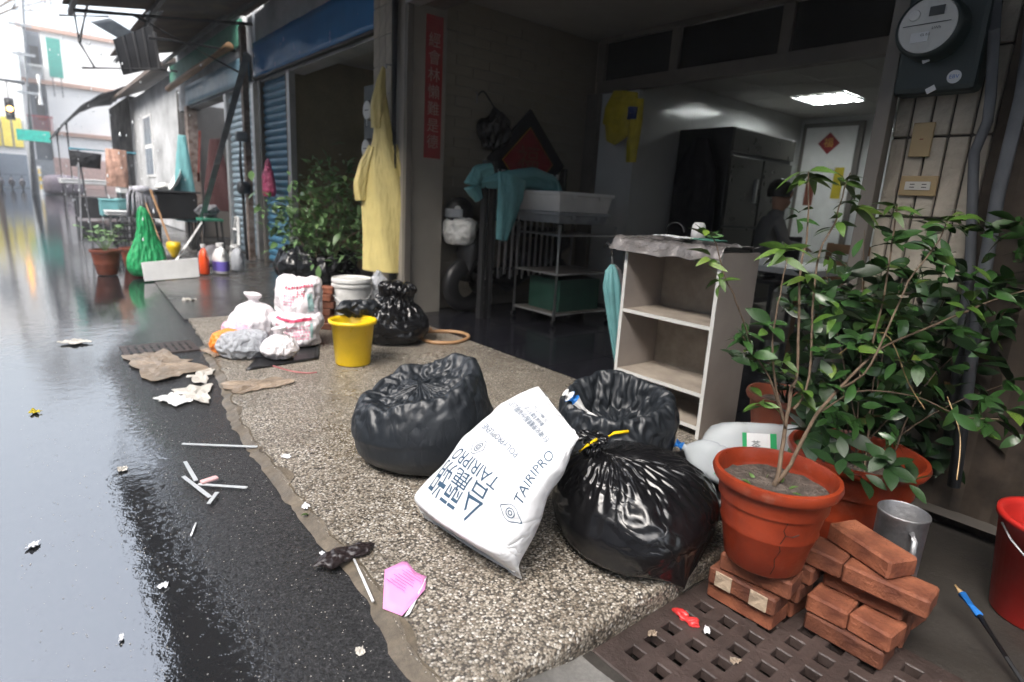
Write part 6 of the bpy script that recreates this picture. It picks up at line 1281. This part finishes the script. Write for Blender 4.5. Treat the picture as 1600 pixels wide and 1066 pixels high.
tag(grid_obj('black_glove', relax(moved(P0, (gl.x, gl.y, .006)), 1.25, 1.15, 60, .01, .02, .01, .002, seed=3, amp=.003), m_bag('brown_black_film', (.02, .014, .014), .35, 60., .002)), 'crumpled dark plastic scrap on the kerb beside the straw', 'plastic scrap')
def stick_(name, a, b_, r, m, label, cat, z=.006): tag(MB().tube([V((*a.xy, z)), V((*a.lerp(b_, .5).xy, z+.001)), V((*b_.xy, z))], r, 7).build(name, M[m], None, True), label, cat)
stick_('drinking_straw', G(553, 877), G(583, 943), .0038, 'white', 'white drinking straw lying across the terrace edge', 'straw')
for i, (a, b_, lb) in enumerate((((285, 694), (402, 699), 'long clear plastic strip farthest up the wet road'), ((290, 722), (306, 752), 'short clear strip at the left of the strip cluster'), ((287, 745), (328, 778), 'slanted clear strip below the short one'), ((310, 757), (386, 763), 'widest clear strip across the cluster on the asphalt'), ((325, 788), (340, 770), 'small broken clear strip at the bottom of the cluster'))):
    a, b_ = G(*a), G(*b_); d = (b_-a).normalized(); s_ = V((-d.y, d.x, 0))*.0085; tag(MB().poly([a-s_, b_-s_*.8, b_+s_, a+s_*.6], .004, (0, 0, 1)).build('plastic_strip', M['clear'], None, bevel=.0015), lb, 'plastic strip', 'clear strips on the asphalt'); 
tag(MB().cbox((0, 0, 0), (.06, .025, .012), Matrix.Translation(G(327, 750, .008)) @ Matrix.Rotation(.2, 4, 'Z')).build('pink_eraser', mat('pale_pink_foam', (.7, .42, .42), .7), None, bevel=.005), 'small pale pink block among the clear strips', 'foam block')
stick_('white_stick', G(298, 834), G(306, 814), .003, 'paper', 'thin white stick on the dark asphalt', 'stick', -.008)
for i, (q, m, lb) in enumerate(((((190, 555), (255, 548), (330, 575), (235, 598)), 'cardboard', 'soggy brown cardboard lying on the road by the small drain'), (((290, 590), (318, 578), (338, 575), (320, 600)), 'card_pale', 'torn pale card piece right of the soggy cardboard'), (((270, 610), (330, 598), (325, 628), (285, 622)), 'card_pale', 'crumpled pale card nearest the terrace corner'), (((240, 622), (272, 614), (300, 625), (275, 634)), 'whitedirty', 'flat whitish board piece on the asphalt edge'), (((345, 600), (430, 592), (460, 600), (370, 618)), 'cardboard', 'rust brown cardboard flat on the terrace corner'), (((310, 548), (345, 543), (370, 550), (335, 560)), 'cardboard', 'small brown card piece beside the small drain'), (((87, 535), (120, 529), (143, 533), (118, 538)), 'card_pale', 'thin pale card floating on the wet road'))):
    scrap('card_scrap', q, M[m], lb, 'cardboard', -.006 if i < 4 or i > 5 else .003, .003, .012)
for i, (px, py, m, lb) in enumerate(((55, 645, 'yellowdim', 'small yellow wrapper on the reflecting road'), (256, 917, 'paper', 'white torn paper bit on the dark asphalt'), (448, 715, 'paper', 'white tissue scrap at the terrace edge'), (478, 793, 'paper', 'white tissue scrap beside a green leaf'), (190, 998, 'paper', 'white paper bit near the bottom left of the road'), (52, 853, 'paper', 'slim white paper bit on the bright puddle'), (563, 1020, 'card_pale', 'beige card bit near the bottom of the asphalt'), (505, 868, 'paper', 'white scrap left of the dark plastic'), (190, 735, 'card_pale', 'pale sliver at the puddle edge'), (296, 470, 'card_pale', 'small pale carton on the wet forecourt'), (1104, 987, 'paper', 'white paper strip stuck in the drain cover'), (1148, 1035, 'cardboard', 'tan crumpled paper on the drain cover'), (1018, 992, 'cardboard', 'small tan paper ball at the drain cover corner'))):
    zz = -.066 if px > 950 else (-.012 if px < 440 or px in (563, 505) else .002); c = G(px, py, zz); r0 = (c-CAM).length*.011
    rs_ = random.Random(i); a0 = rs_.random()*6; el = rs_.uniform(.35, .8); pts_ = []
    for k in range(6): a = k*pi/3+rs_.uniform(-.3, .3); q = rs_.uniform(.6, 1.1)*r0; dx, dy = q*cos(a), q*el*sin(a); pts_.append(V((c.x+dx*cos(a0)-dy*sin(a0), c.y+dx*sin(a0)+dy*cos(a0), zz)))
    torn('paper_scrap', pts_, M[m], lb, 'litter', zz+.001, .0008, r0*.35, .25, 4, i)
tag(grid_obj('red_film_scrap', relax(moved(lathe_grid([(.004, -.04), (.02, -.02), (.012, 0), (.022, .02), (.004, .045)], 20, 26, lambda p, t_, a: V((p.y*.9, p.z, abs(p.x)*.6)), lump=.5, lsc=40, seed=99), (*G(1075, 965, -.06).xy, -.066)), 1.3, 1.2, 40, .006, .012, .01, -.0665, seed=2, amp=.003), mat('red_film', (.6, .04, .04), .35)), 'bright red plastic scrap on the drain cover', 'plastic scrap')
tag(leaf_at(LN[0], G(470, 806, .004), (1, .3, .05), .05, None, 'fallen_leaf', 0), 'green leaf lying on the mortar edge', 'leaf')
# small drain in the road
t = thing('road_drain', G(250, 545, -.012), 'small slotted iron drain in the road by the cardboard', 'drain cover'); c = G(250, 545, -.012); MB().cbox(c, (.42, .30, .012)).build('plate', M['iron'], t)
for i in range(9):
    for j in range(2): MB().cbox(c+V((-.17+.042*i, -.06+.12*j, .0065)), (.014, .09, .003)).build('slot', M['void'], t)
# fine grit and crumbs on the road and terrace: beyond counting
b = MB(); r2 = random.Random(11)
for i in range(1500):
    y = .9+3.3*r2.random()**1.8; x = r2.uniform(-.1, .62) if r2.random() < .8 else r2.uniform(.62, 1.2); z = -.013 if x < edge_x(y) else .001; s = r2.uniform(.0008, .0028); a = r2.uniform(0, 6); p = V((x, y, z))
    b.add([p+V((s*cos(a+k), s*sin(a+k)*.7, 0)) for k in (0, 2, 4)]+[p+V((0, 0, s*.6))], [(0, 1, 3), (1, 2, 3), (2, 0, 3)])
tag(b.build('grit', M['card_pale'], fix=False), 'fine pale grit and crumbs scattered on the wet road', 'grit', kind='stuff')
# rain drops falling from the canopy edge
b = MB(); M['drop'] = N('rain_water').P(Base__Color=(.9, .93, .95), Roughness=.05, Transmission__Weight=.1, IOR=1.33).m
for i in range(150):
    p = V((r2.gauss(.64, .08), r2.uniform(4.0, 13), r2.uniform(.6, 3.0))) if r2.random() < .7 else V((r2.uniform(.3, 2.4), r2.uniform(9.9, 15), r2.uniform(.8, 3.2)))
    s = r2.uniform(.006, .011); b.lathe([(0, -s), (s*.7, -s*.5), (s*.8, 0), (s*.4, s*1.4), (0, s*2.6)], 6, p)
tag(b.build('raindrops', M['drop'], None, True, fix=False), 'raindrops falling from the edge of the canopy', 'raindrops', kind='stuff')
# bare twigs against the sky, far left
t = thing('bare_tree', (-3, 40, 0), 'bare branching tree at the upper left behind the pole', 'tree'); MB().tube([(-1.2, 62, 0), (-.7, 62, 13)], [.25, .15], 8).build('trunk', M['bark'], t)
b = MB()
def br(p, d, L, r, k):
    q = p+d*L; b.tube([p, p.lerp(q, .5)+V((r2.gauss(0, .05*L), 0, r2.gauss(0, .05*L))), q], [r, r*.8, r*.6], 5, caps=False)
    if k:
        for _ in range(3): br(p.lerp(q, r2.uniform(.6, 1)), (d+V((r2.gauss(0, .6), r2.gauss(0, .5), r2.gauss(.1, .5)))).normalized(), L*.7, r*.6, k-1)
for a in range(5): br(V((-.75, 62, 12+a*.3)), V((.8, -.1+.1*a, .5+.15*a)).normalized(), 2.6, .09, 4)
b.build('branches', M['bark'], t, True, fix=False)
# ================================================================== RAIN HAZE
hb_ = MB().box((-156, -66, -1.5), (156, 206, 17.5)); hz_ = hb_.mesh('haze', None)
q = bpy.data.materials.new('rain_haze'); q.use_nodes = True; nt_ = q.node_tree; nt_.nodes.remove(nt_.nodes['Principled BSDF']); pv = nt_.nodes.new('ShaderNodeVolumePrincipled')
pv.inputs['Color'].default_value = (.93, .96, 1, 1); pv.inputs['Density'].default_value = .0024; pv.inputs['Anisotropy'].default_value = .3
nt_.links.new(pv.outputs[0], nt_.nodes['Material Output'].inputs['Volume']); hz_.materials.append(q)
tag(link('haze', hz_, None, (0, 0, 0)), 'pale rain haze hanging in the street', 'haze', kind='stuff')
